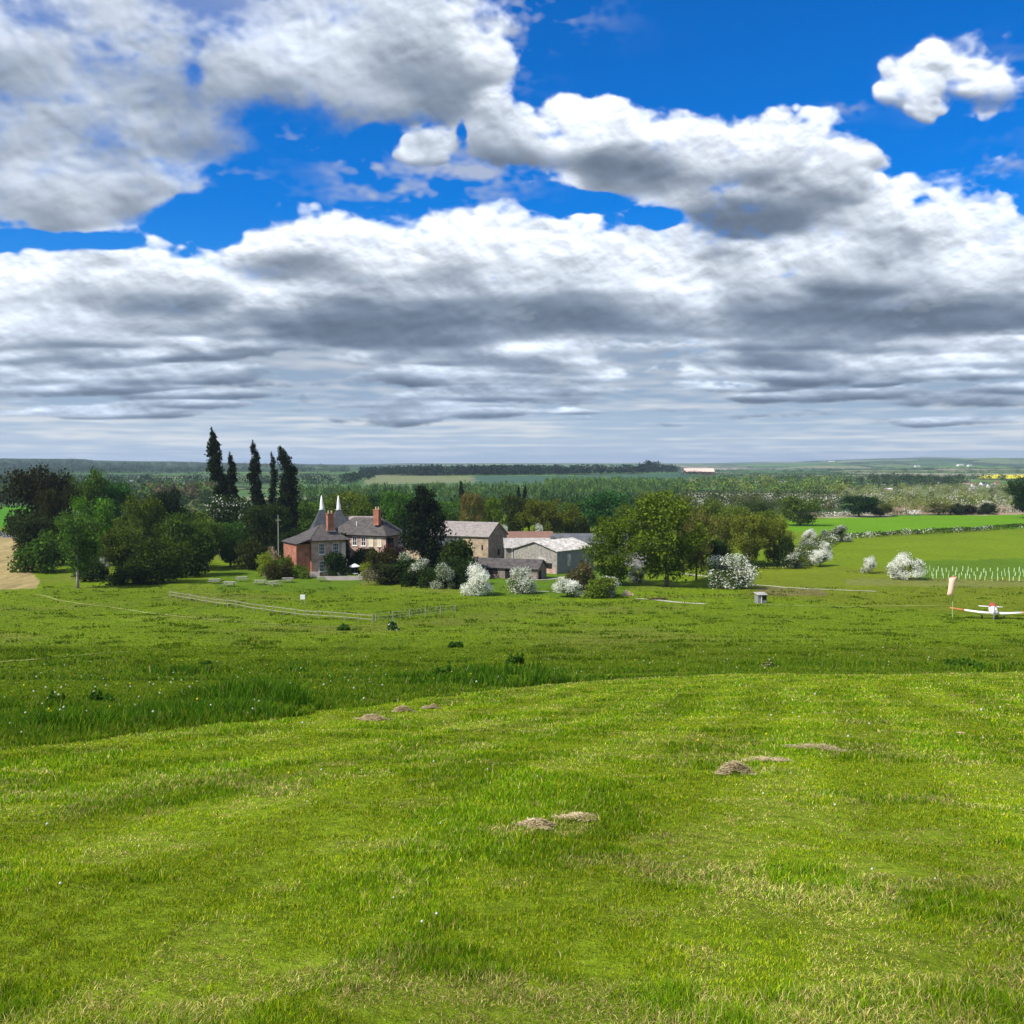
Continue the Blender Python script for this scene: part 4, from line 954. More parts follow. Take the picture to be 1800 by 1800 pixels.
    wood('hill_wood', np.vstack([
        rows([(-80, 812), (160, 811), (170, 816), (440, 818), (600, 822), (630, 832), (-80, 836)], 1700, 8, 22, [(.032, .058, .03), (.045, .075, .035), (.025, .048, .028)], 11, hv=.6),
        rows([(-80, 840), (620, 842), (620, 856), (-80, 858)], 420, 8, 14, [(.035, .06, .03), (.05, .08, .035), (.03, .05, .03)], 12)]), 26,
        'woodland covering the blue hill on the skyline', 'woodland', 4)
    wood('valley_wood', np.vstack([
        rows([(1190, 848), (1420, 843), (1500, 846), (1500, 872), (1190, 872)], 340, 7.5, 8, [(.18, .26, .04), (.10, .18, .035), (.05, .09, .03), (.17, .21, .05)], 13),
        rows([(1190, 872), (1480, 870), (1500, 884), (1190, 890)], 150, 5, 7, [(.07, .075, .025), (.055, .085, .03)], 14),
        rows([(1480, 852), (1560, 842), (1700, 848), (1700, 858), (1480, 862)], 170, 8, 9, [(.035, .06, .03), (.05, .08, .03)], 15),
        rows([(1190, 826), (1420, 822), (1800, 812), (1860, 812), (1860, 836), (1560, 836), (1190, 842)], 360, 7, 16, [(.03, .055, .03), (.04, .07, .035), (.025, .045, .03)], 16),
        rows([(1250, 845), (1330, 842), (1500, 839), (1800, 842), (1800, 846), (1500, 845), (1250, 849)], 160, 7, 10, [(.03, .055, .025), (.05, .075, .03)], 17)]), 40,
        'woods and hedgerow trees filling the sunlit valley', 'woodland', 5, qs=.8)
    wood('blossom_scrub', np.vstack([
        rows([(1480, 862), (1600, 858), (1790, 862), (1790, 898), (1560, 900), (1480, 884)], 420, 4, 6, [(.22, .25, .06), (.16, .20, .05), (.22, .23, .09), (.10, .14, .035)], 18, hv=.5),
        rows([(1190, 888), (1400, 886), (1480, 888), (1470, 903), (1370, 905), (1190, 900)], 170, 4.5, 6, [(.09, .11, .03), (.12, .13, .05), (.06, .08, .025)], 19, hv=.5)]), 170,
        'scrub with pale blossom covering the valley floor beyond the bright field', 'scrub', 6, bloom=.32, qs=.55)
# ------------------------------------------------------------------ buildings
BM = dict(
    pinkbrick=brick_mat('weathered pink brick', (.52, .32, .24), (.42, .23, .17), (.52, .44, .37)),
    redbrick=brick_mat('red brick', (.42, .105, .045), (.33, .08, .035), (.36, .27, .20)),
    cream=mat('cream render', (.60, .47, .34), .9, noise=(1.2, .6, (.44, .31, .22))),
    stonebrick=brick_mat('brown stone', (.27, .19, .15), (.20, .14, .11), (.26, .21, .17)),
    tanbrick=brick_mat('tan brick', (.44, .32, .21), (.34, .24, .15), (.44, .38, .29)),
    slate=mat('old slate', (.046, .043, .045), .8, noise=(1.8, .8, (.12, .10, .085)), bump=.03),
    slateb=mat('blue slate', (.040, .044, .054), .8, noise=(1.5, .7, (.085, .085, .09))),
    tilegrey=mat('lichened tiles', (.19, .165, .155), .9, noise=(2.2, .9, (.33, .29, .26)), bump=.03),
    tilered=mat('red brown tiles', (.19, .10, .075), .9, noise=(1.5, .6, (.25, .15, .11))),
    sheet=mat('cement sheet', (.44, .41, .38), .9, noise=(1.6, .9, (.25, .235, .21)), bump=.02),
    sheetlight=mat('bright cement sheet', (.66, .62, .57), .9, noise=(1.5, .95, (.27, .25, .22)), bump=.02),
    darkroof=mat('dark sheet roof', (.075, .08, .09), .75, noise=(.8, .6, (.16, .16, .165))),
    greywall=mat('grey boarding', (.21, .20, .215), .9, noise=(1.5, .6, (.30, .28, .28))),
    tanboard=mat('weathered boarding', (.36, .33, .28), .9, noise=(2.4, .9, (.19, .17, .15))),
    rubble=mat('rubble stone', (.27, .22, .18), .95, noise=(3.0, .9, (.16, .12, .10)), bump=.04),
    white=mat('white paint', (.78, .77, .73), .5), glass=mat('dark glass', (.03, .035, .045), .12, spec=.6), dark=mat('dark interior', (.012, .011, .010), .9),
    frame=mat('cream paint', (.66, .60, .44), .6), pot=mat('buff clay', (.52, .40, .27), .9), wood=mat('weathered wood', (.36, .32, .26), .9, noise=(5, .7, (.22, .19, .15))),
    paving=mat('pale paving', (.48, .42, .39), .9, noise=(1.4, .6, (.36, .31, .29))), lead=mat('lead', (.30, .32, .35), .6),
)


def gable_walls(L, W, e, r, hip):
    mb = MB()
    if hip: return mb.box(-L / 2, L / 2, -W / 2, W / 2, -.5, e)
    vs = []
    for x in (-L / 2, L / 2): vs += [(x, -W / 2, -.5), (x, W / 2, -.5), (x, W / 2, e), (x, 0, r), (x, -W / 2, e)]
    return mb.add(vs, [(0, 4, 3, 2, 1), (5, 6, 7, 8, 9), (0, 5, 9, 4), (1, 2, 7, 6), (0, 1, 6, 5), (4, 9, 8, 3), (3, 8, 7, 2)])


def slab(mb, quad, t=.14):
    """A roof slope with thickness; quad anticlockwise seen from outside."""
    q = [Vector(p) for p in quad]; n = (q[1] - q[0]).cross(q[2] - q[0]).normalized()
    a = [p + n * .04 for p in q]; b = [p + n * (.04 + t) for p in q]; k = len(q)
    mb.add(a + b, [tuple(range(k - 1, -1, -1)), tuple(range(k, 2 * k))] + [(i, (i + 1) % k, k + (i + 1) % k, k + i) for i in range(k)])


def roof_mesh(L, W, e, r, hip, o=.35, courses=0):
    mb = MB(); x, y = L / 2 + o, W / 2 + o; ez = e - o * (r - e) / (W / 2)
    if hip:
        hx = max(0.05, L / 2 - W / 2 * .95) if L >= W else .05
        slab(mb, [(-x, -y, ez), (x, -y, ez), (hx, 0, r), (-hx, 0, r)]); slab(mb, [(x, y, ez), (-x, y, ez), (-hx, 0, r), (hx, 0, r)])
        slab(mb, [(x, -y, ez), (x, y, ez), (hx, 0, r)]); slab(mb, [(-x, y, ez), (-x, -y, ez), (-hx, 0, r)])
    else:
        slab(mb, [(-x, -y, ez), (x, -y, ez), (x, 0, r), (-x, 0, r)]); slab(mb, [(x, y, ez), (-x, y, ez), (-x, 0, r), (x, 0, r)])
    if courses:                                              # corrugation ribs running down the slope
        n = int(2 * x / courses)
        for k in range(n + 1):
            xx = -x + k * courses
            for s in (-1, 1):
                if hip: continue
                a, b = Vector((xx, s * y, ez + .2)), Vector((xx, 0, r + .2)); d = Vector((.05, 0, 0)); u = Vector((0, 0, .05))
                mb.add([a - d, a + d, a + u, b - d, b + d, b + u], [(0, 1, 4, 3), (1, 2, 5, 4), (2, 0, 3, 5), (0, 2, 1), (3, 4, 5)])
    return mb


def face_matrix(face, L, W):
    """Local frame on a wall: x along the wall, y outward, z up."""
    return {'front': Matrix.Translation((0, -W / 2, 0)) @ Matrix.Rotation(0, 4, 'Z'), 'right': Matrix.Translation((L / 2, 0, 0)) @ Matrix.Rotation(math.pi / 2, 4, 'Z'),
            'left': Matrix.Translation((-L / 2, 0, 0)) @ Matrix.Rotation(-math.pi / 2, 4, 'Z'), 'back': Matrix.Translation((0, W / 2, 0)) @ Matrix.Rotation(math.pi, 4, 'Z')}[face]


def window(parent, M, x, z, w, h, frame='white', bars=(1, 1), glass='glass'):
    mb = MB(); f = .09
    mb.box(x - w / 2, x - w / 2 + f, -.06, .02, z, z + h, M); mb.box(x + w / 2 - f, x + w / 2, -.06, .02, z, z + h, M)
    mb.box(x - w / 2 + f, x + w / 2 - f, -.06, .02, z, z + f, M); mb.box(x - w / 2 + f, x + w / 2 - f, -.06, .02, z + h - f, z + h, M)
    for k in range(bars[0]): c = x - w / 2 + w * (k + 1) / (bars[0] + 1); mb.box(c - .03, c + .03, -.05, .01, z + f, z + h - f, M)
    for k in range(bars[1]): c = z + h * (k + 1) / (bars[1] + 1); mb.box(x - w / 2 + f, x + w / 2 - f, -.045, .005, c - .03, c + .03, M)
    mb.box(x - w / 2 - .08, x + w / 2 + .08, -.14, -.003, z - .12, z - .004, M)
    o = mb.build('window', BM[frame], parent); MB().box(x - w / 2 + f, x + w / 2 - f, -.022, .012, z + f, z + h - f, M).build('pane', BM[glass], o); return o


def door(parent, M, x, w, h, m='dark', z=0, name='door'):
    o = MB().box(x - w / 2, x + w / 2, -.035, .01, z, z + h, M).build(name, BM[m], parent); return o


def chimney(parent, x, y, z0, z1, w=.9, d=.7):
    c = MB().box(x - w / 2, x + w / 2, y - d / 2, y + d / 2, z0, z1 - .3).box(x - w / 2 - .08, x + w / 2 + .08, y - d / 2 - .08, y + d / 2 + .08, z1 - .3, z1 - .12).build('chimney', BM['redbrick'], parent)
    mb = MB()
    for k in (-1, 1): mb.tube([(x + k * w * .25, y, z1 - .12), (x + k * w * .25, y, z1 + .38)], [.15, .12], 10)
    mb.build('chimney_pot', BM['pot'], c); return c


def block(root, L, W, e, r, wall, roof, hip=False, o=.35, off=(0, 0), rot=0, courses=0, wl=None, rl=None):
    w = gable_walls(L, W, e, r, hip).build('wall', BM[wall], root); rf = roof_mesh(L, W, e, r, hip, o, courses).build('roof', BM[roof], root)
    for k in (w, rf): k.location = (*off, 0); k.rotation_euler = (0, 0, rot)
    if wl: w['label'] = wl
    if rl: rf['label'] = rl
    return w, rf


def root_at(px, D, name, label, cat, rot, dx=0, group=None):
    p = at_depth(px, 900, D); return thing(name, label, cat, (p[0] + dx, D, G(p[0] + dx, D)), rot, group)


def from_corner(px, D, rot, lx, ly):
    """World position of a block's centre when its local corner (lx, ly) stands on line px at distance D."""
    p = at_depth(px, 900, D); c, s = math.cos(rot), math.sin(rot); return (p[0] - (c * lx - s * ly), D - (s * lx + c * ly))


def leaf_patch(parent, name, boxes, n, size, color, seed, bloom=0):
    """Climbing plant: leaf clumps through thin boxes against a wall (in the parent's frame)."""
    r = np.random.default_rng(seed); P = []
    vol = np.array([max(.2, (b[1] - b[0]) * (b[5] - b[4])) for b in boxes]); vol = vol / vol.sum()
    for b, v in zip(boxes, vol):
        k = int(n * v); t = r.random((k, 3)); e = np.minimum(1, 2.4 * np.minimum(t[:, 0], 1 - t[:, 0]) + .35)
        P.append(np.stack([b[0] + (b[1] - b[0]) * t[:, 0], b[2] + (b[3] - b[2]) * t[:, 1], b[4] + (b[5] - b[4]) * t[:, 2] * e], 1))
    P = np.concatenate(P); V, F = leaf_quads(P, size * r.uniform(.6, 1.3, len(P)), r)
    me = np_mesh(name, V, F, BLOSSOM if bloom else LEAF, False, {'leaf': ('POINT', 'FLOAT_COLOR', leaf_attr(len(P), r, .35, bloom))}); o = mesh_obj(name, me, parent); o.color = (*color, 1); return o


def build_house():
    phi = math.radians(-25); L, W, e, r = 12.2, 6.8, 7.1, 9.8
    cx, cy = from_corner(678, 186, phi, L / 2, -W / 2)
    H = thing('farmhouse', 'brick farmhouse with slate roofs, two chimneys and two white oast cowls', 'house', (cx, cy, G(cx, cy)))
    Wl, Rf = block(H, L, W, e, r, 'pinkbrick', 'slate', True, .45, rot=phi)
    M = Matrix.Rotation(phi, 4, 'Z') @ face_matrix('front', L, W)
    for x, fr in ((-.6, 'white'), (1.3, 'white'), (2.9, 'frame'), (4.7, 'frame')): window(H, M, x, 4.9, 1.0, 1.65, fr, glass='frame' if fr == 'frame' else 'glass')
    for x in (.8, 2.8, 4.9): window(H, M, x, 1.2, 1.1, 1.7, 'white')
    MR = Matrix.Rotation(phi, 4, 'Z') @ face_matrix('right', L, W)
    window(H, MR, -1.2, 4.8, 1.0, 1.7, 'frame'); window(H, MR, 1.6, 4.8, 1.0, 1.6, 'white')
    R = Matrix.Rotation(phi, 4, 'Z')

    def loc(px, D): p = at_depth(px, 900, D); return p[0] - cx, D - cy
    c2 = loc(663, 188.5); chimney(Rf, 0, 0, 0, 3.0, 1.1, .9).location = R.inverted() @ Vector((c2[0], c2[1], 8.7))
    ivy = leaf_patch(H, 'ivy', [(-4.2, -1.5, -W / 2 - .9, -W / 2 - .05, 0, 7.2), (-1.8, 6.0, -W / 2 - .85, -W / 2 - .05, 0, 4.5), (-4, -2.4, -W / 2 - 1.4, -W / 2, 0, 5.5)], 7000, .32, (.040, .060, .014), 71); ivy.rotation_euler = (0, 0, phi)
    ivy2 = leaf_patch(H, 'ivy', [(L / 2 + .05, L / 2 + .7, -3.2, 3.2, 0, 4.6), (L / 2 + .05, L / 2 + .5, -3.2, -1.6, 0, 6.4)], 2400, .32, (.022, .034, .014), 72); ivy2.rotation_euler = (0, 0, phi)
    # front wing towards the garden
    p2 = math.radians(30); L2, W2 = 6.4, 8.2; wx, wy = from_corner(547, 181, p2, -L2 / 2, -W2 / 2); off = (wx - cx, wy - cy)
    w2, r2 = block(H, L2, W2, 6.6, 8.8, 'pinkbrick', 'slate', True, .7, off, p2, wl='pale pink brick wall of the garden wing')
    T = Matrix.Translation((*off, 0)) @ Matrix.Rotation(p2, 4, 'Z'); M2 = T @ face_matrix('front', L2, W2)
    for x in (-1.3, 1.3): window(H, M2, x, 3.9, 1.15, 1.9, 'white', (2, 2)); window(H, M2, x, .8, 1.15, 1.9, 'white', (2, 2))
    window(H, M2, 2.75, 3.6, .7, 2.2, 'frame', glass='frame')
    sk = MB(); slab(sk, [(-L2 / 2 - 2.9, -W2 / 2 - .7, 5.75), (-L2 / 2 - .2, -W2 / 2 - .7, 6.62), (-L2 / 2 - .2, W2 / 2, 6.62), (-L2 / 2 - 2.9, W2 / 2, 5.75)], .14); so = sk.build('eave_roof', BM['slate'], H); so.location = (*off, 0); so.rotation_euler = (0, 0, p2)
    an = MB().box(-L2 / 2 - 2.6, -L2 / 2 - .02, -W2 / 2 + .5, W2 / 2 - .4, -.4, 5.78).build('annexe_wall', BM['redbrick'], H); an.location = (*off, 0); an.rotation_euler = (0, 0, p2); an['label'] = 'red brick annexe wall under the low eave'
    s = MB().box(-W2 / 2, W2 / 2, -.05, -.002, -.4, 6.35, T @ face_matrix('left', L2, W2)).build('side_wall', BM['redbrick'], H); s['label'] = 'red brick side wall of the garden wing'
    c1 = loc(580, 184); chimney(r2, 0, 0, 0, 3.2, 1.15, .9).location = (T.inverted() @ Vector((c1[0], c1[1], 0))) + Vector((0, 0, 8.0))
    MB().box(2.2, 3.0, -.9, -.05, 0, .15, M2).box(2.2, 2.32, -.9, -.78, .15, 2.6, M2).box(2.88, 3.0, -.9, -.78, .15, 2.6, M2).box(2.1, 3.1, -1.0, -.05, 2.6, 2.75, M2).build('porch', BM['white'], H)
    # rear range and the two kilns
    o3 = loc(612, 197); block(H, 10, 5.5, 6.9, 9.8, 'redbrick', 'tilegrey', False, .3, o3, math.radians(-6))
    for k, (px, D) in enumerate(((566, 191), (595.5, 196))):
        x, y = loc(px, D); zt = at_depth(px, 897, D)[2]; zc = at_depth(px, 871, D)[2]; hw = 2.7; q = math.radians(18)
        MB().box(-hw, hw, -hw, hw, -.4, 6.8, Matrix.Translation((x, y, 0)) @ Matrix.Rotation(q, 4, 'Z')).build('wall', BM['redbrick'], H)
        A = Matrix.Translation((x, y, 0)) @ Matrix.Rotation(q, 4, 'Z'); t = .42
        rings = [[A @ Vector((sx * w, sy * w, z)) for sx, sy in ((-1, -1), (1, -1), (1, 1), (-1, 1))] for w, z in ((hw + .25, 6.6), (hw * .72, 6.6 + (zt - 6.6) * .30), (t, zt))]
        kr = MB().rings(rings).build('kiln_roof', BM['slateb'], H)
        cb = MB(); B = 10; prof = ((.50, 0), (.44, .25), (.40, .9), (.26, 1.7), (.06, zc - zt))
        cb.rings([[Vector((x + (-.02 * k2 if k2 > 2 else 0) + rr * math.cos(a), y + rr * math.sin(a), zt + z)) for a in [2 * math.pi * j / B for j in range(B)]] for k2, (rr, z) in enumerate(prof)])
        cb.box(x - .6, x + .6, y - .05, y + .05, zt + .05, zt + .14); cb.build('cowl', BM['white'], kr, smooth=True)
    MB().box(-.06, .06, -.06, .06, 0, 1.4, R @ Matrix.Translation((-1.1, -2.0, 7.9))).build('vent_pipe', BM['white'], H)
    return H


def build_barns():
    # long barn with the brown gable
    phi = math.radians(-25); L, W, e, r = 19, 8.6, 5.6, 8.1; cx, cy = from_corner(858, 203, phi, L / 2, -W / 2)
    B = thing('long_barn', 'long brick barn with lichened tile roof and tall brown gable end', 'barn', (cx, cy, G(cx, cy)), phi)
    block(B, L, W, e, r, 'tanbrick', 'tilegrey', False, .3)
    MR = face_matrix('right', L, W)
    MB().add([MR @ Vector(v) for v in [(-W / 2, -.03, -.4), (W / 2, -.03, -.4), (W / 2, -.03, e - .05), (0, -.03, r - .05), (-W / 2, -.03, e - .05), (-W / 2, -.005, -.4), (W / 2, -.005, -.4), (W / 2, -.005, e - .05), (0, -.005, r - .05), (-W / 2, -.005, e - .05)]],
             [(0, 1, 2, 3, 4), (9, 8, 7, 6, 5), (0, 5, 6, 1), (1, 6, 7, 2), (2, 7, 8, 3), (3, 8, 9, 4), (4, 9, 5, 0)]).build('gable_wall', BM['stonebrick'], B)
    door(B, MR @ Matrix.Translation((0, -.03, 0)), .4, .9, 1.2, 'dark', 1.6, 'hatch'); M = face_matrix('front', L, W)
    for x in (2.5, 5.5, 8.2): door(B, M, x, .35, 1.0, 'dark', 2.9, 'slit_window')
    lt = MB(); slab(lt, [(-2.6, -W / 2 - 3.2, 3.6), (3.6, -W / 2 - 3.2, 3.6), (3.6, -W / 2 + .02, 5.0), (-2.6, -W / 2 + .02, 5.0)]); lt.build('lean_to_roof', BM['slateb'], B)
    MB().box(-2.3, 3.3, -W / 2 - 2.9, -W / 2 - .01, -.4, 3.55).build('lean_to_wall', BM['redbrick'], B)
    # red roofed byre
    b = root_at(917, 226, 'byre', 'low brick byre with red brown roof behind the long barn', 'barn', math.radians(4)); block(b, 13, 6, 3.0, 5.0, 'redbrick', 'tilered'); door(b, face_matrix('front', 13, 6), 2, 1.2, 2.1)
    # weatherboarded bay beside it
    b = root_at(926, 199, 'boarded_barn', 'weathered boarded barn with pale mottled roof beside the brick gable', 'barn', math.radians(3)); block(b, 8.4, 6, 4.0, 5.5, 'tanboard', 'sheet', courses=.5)
    M = face_matrix('front', 8.4, 6)
    for x in (-3, -1.9): MB().box(x - .09, x + .09, -.06, -.003, .2, 3.9, M).build('post', BM['white'], b)
    door(b, M, -2.4, .9, 2.0, 'greywall', 1.6, 'hatch')
    # big asbestos barn
    phi = math.radians(50); L, W, e, r = 11.5, 10.2, 4.1, 5.6; cx, cy = from_corner(979, 187, phi, -L / 2, -W / 2)
    b = thing('grey_barn', 'grey barn with bright cement sheet roof, pale gable and dark boarded side', 'barn', (cx, cy, G(cx, cy)), phi)
    block(b, L, W, e, r, 'tanboard', 'sheetlight', courses=.55)
    M = face_matrix('front', L, W); MB().box(-L / 2 + .02, L / 2, -.06, -.002, .3, e - .1, M).build('side_boarding', BM['greywall'], b)
    MB().box(-2.6, -1.6, -.09, -.063, 1.2, 3.4, M).build('door', BM['sheetlight'], b); MB().box(2.8, 3.4, -.10, -.063, 0, 4.0, M).build('post', BM['sheetlight'], b)
    M = face_matrix('left', L, W); MB().box(-3.9, 4.9, -.05, -.003, -.3, 1.2, M).build('plinth', BM['pinkbrick'], b); MB().box(.3, 2.6, -.07, -.052, 2.2, 2.9, M).build('panel', BM['sheetlight'], b)
    MB().box(.3, 4.0, -.09, -.055, .9, 1.9, M).build('doorway', BM['dark'], b)
    # long dark roof behind
    b = root_at(1040, 226, 'cattle_shed', 'very long cattle shed with plain dark grey roof', 'barn', 0); block(b, 18, 8, 2.7, 4.5, 'greywall', 'darkroof'); door(b, face_matrix('front', 18, 8), 4, 3, 2.3)
    b = root_at(972, 214, 'arched_barn', 'small dark barn with rounded roof end above the grey barn', 'barn', 0)
    n = 12; arc = [(1.05 * math.cos(math.pi * k / n), 3.5 + 1.05 * math.sin(math.pi * k / n)) for k in range(n + 1)]
    MB().rings([[Vector((x, y, z)) for x, z in [(1.05, -.3)] + arc + [(-1.05, -.3)]] for y in (-3, 3)]).build('wall', BM['dark'], b)
    arc2 = [(c[0] * 1.12, 3.5 + (c[1] - 3.5) * 1.12) for c in arc]; MB().rings([[Vector((x, y, z)) for x, z in arc2 + arc[::-1]] for y in (-3.2, 3.2)]).build('roof', BM['slate'], b)
    b = root_at(1121, 202, 'shed', 'grey corrugated shed seen between the two willows', 'shed', math.radians(-8)); block(b, 5.2, 5, 3.6, 4.5, 'greywall', 'sheet', courses=.4); door(b, face_matrix('front', 5.2, 5), -1, 1.4, 2.2, 'sheet')
    # low stone shed
    phi = math.radians(-20); L, W, e, r = 12.4, 5.0, 1.9, 3.2; cx, cy = from_corner(945, 176, phi, L / 2, -W / 2)
    b = thing('stone_shed', 'low open fronted stone shed with mossy slate roof', 'shed', (cx, cy, G(cx, cy)), phi); block(b, L, W, e, r, 'rubble', 'slate', False, .3); M = face_matrix('front', L, W)
    for x, w in ((-4.6, 1.8), (-2.3, 2.2), (.7, .9), (3.6, 1.5)): door(b, M, x, w, 1.0 if w > 1 else 1.6, 'dark', .75 if w > 1 else .1, 'opening')
    door(b, face_matrix('right', L, W), -1.2, 1.2, 1.5, 'dark', 0, 'opening'); MB().box(.2, .4, -.08, -.003, 0, 2.6, face_matrix('right', L, W)).build('post', BM['wood'], b)
    # weathered shelter by the strip
    p = at(1337, 1060); s = thing('shelter', 'small grey timber shelter with a dark hatch beside the track', 'hut', p, math.radians(12))
    s.scale = (.9, .9, .9); MB().box(-.72, .72, -.6, .6, 0, 1.25).build('wall', BM['hut'], s); rf = MB(); slab(rf, [(-.85, -.75, 1.25), (.85, -.75, 1.25), (.85, .75, 1.5), (-.85, .75, 1.5)], .06); rf.build('roof', BM['sheet'], s)
    MB().box(-.05, .62, -.63, -.603, .55, 1.12).build('hatch', BM['dark'], s); MB().box(-.2, -.1, -.66, -.603, 0, 1.24).build('post', BM['white'], s)
    # far warehouse and houses
    p = at(1228, 834); D = p.y; b = thing('warehouse', 'far long warehouse with pale pink roof beyond the ridge', 'warehouse', p, 0); k = D / F_PX
    block(b, 52 * k, 18 * k, 5 * k, 10.5 * k, 'tilered', 'roofpink', o=.5)
    M = face_matrix('front', 52 * k, 18 * k)
    for x in (-18, -6, 6, 18): door(b, M, x * k, 3 * k, 3.4 * k, 'dark')
    proto_h = None
    for (px, py, w, h, lab, wm, rm) in ((233, 846, 9, 4, 'white house at the foot of the blue hill', 'white', 'slate'), (246, 839, 5, 3, 'smaller white house higher up the hill foot', 'white', 'slate'), (152, 843, 5, 3, 'tiny pale house left of the white ones at the hill foot', 'white', 'slateb'),
                                       (798, 833, 4, 3, 'white cottage against the ridge wood', 'white', 'slate'), (1632, 849, 12, 7, 'grey gabled house at the village end', 'pinkbrick', 'slateb'), (1652, 849, 9, 6, 'second grey house of the village', 'white', 'slateb'),
                                       (1700, 851, 9, 6, 'brick house under dark village trees', 'pinkbrick', 'slate'), (1713, 856, 10, 7, 'white village house with pink tint', 'white', 'tilered'), (1727, 853, 9, 6, 'slate roofed village house in the middle', 'white', 'slateb'),
                                       (1741, 857, 10, 7, 'nearest white village house', 'white', 'slate'), (1708, 863, 12, 6, 'long low white building below the village', 'white', 'sheet'), (1752, 851, 7, 5, 'small house at the right end of the village', 'pinkbrick', 'tilered'),
                                       (1688, 819, 12, 3, 'long white hall far out on the hillside', 'white', 'sheetlight'), (1704, 820, 8, 3, 'second white hall far out on the hillside', 'white', 'sheetlight'), (1612, 821, 9, 3, 'white farm on the far hillside', 'white', 'sheet'),
                                       (1462, 812, 10, 2, 'pale building almost on the skyline', 'white', 'sheetlight'), (1562, 863, 12, 5, 'cream building among the valley scrub', 'cream', 'sheetlight')):
        p = at(px, py); k = p.y / F_PX; b = thing('distant_house', lab, 'house', p, RNG.uniform(-.5, .5), 'distant houses in the valley')
        block(b, w * k, max(w * .55 * k, 4), h * .58 * k, h * k, wm, rm, o=.3)


BM['hut'] = mat('silver boards', (.27, .26, .25), .9, noise=(4, .7, (.16, .155, .15)))
BM['roofpink'] = mat('pale pink roof', (.70, .50, .42), .8)
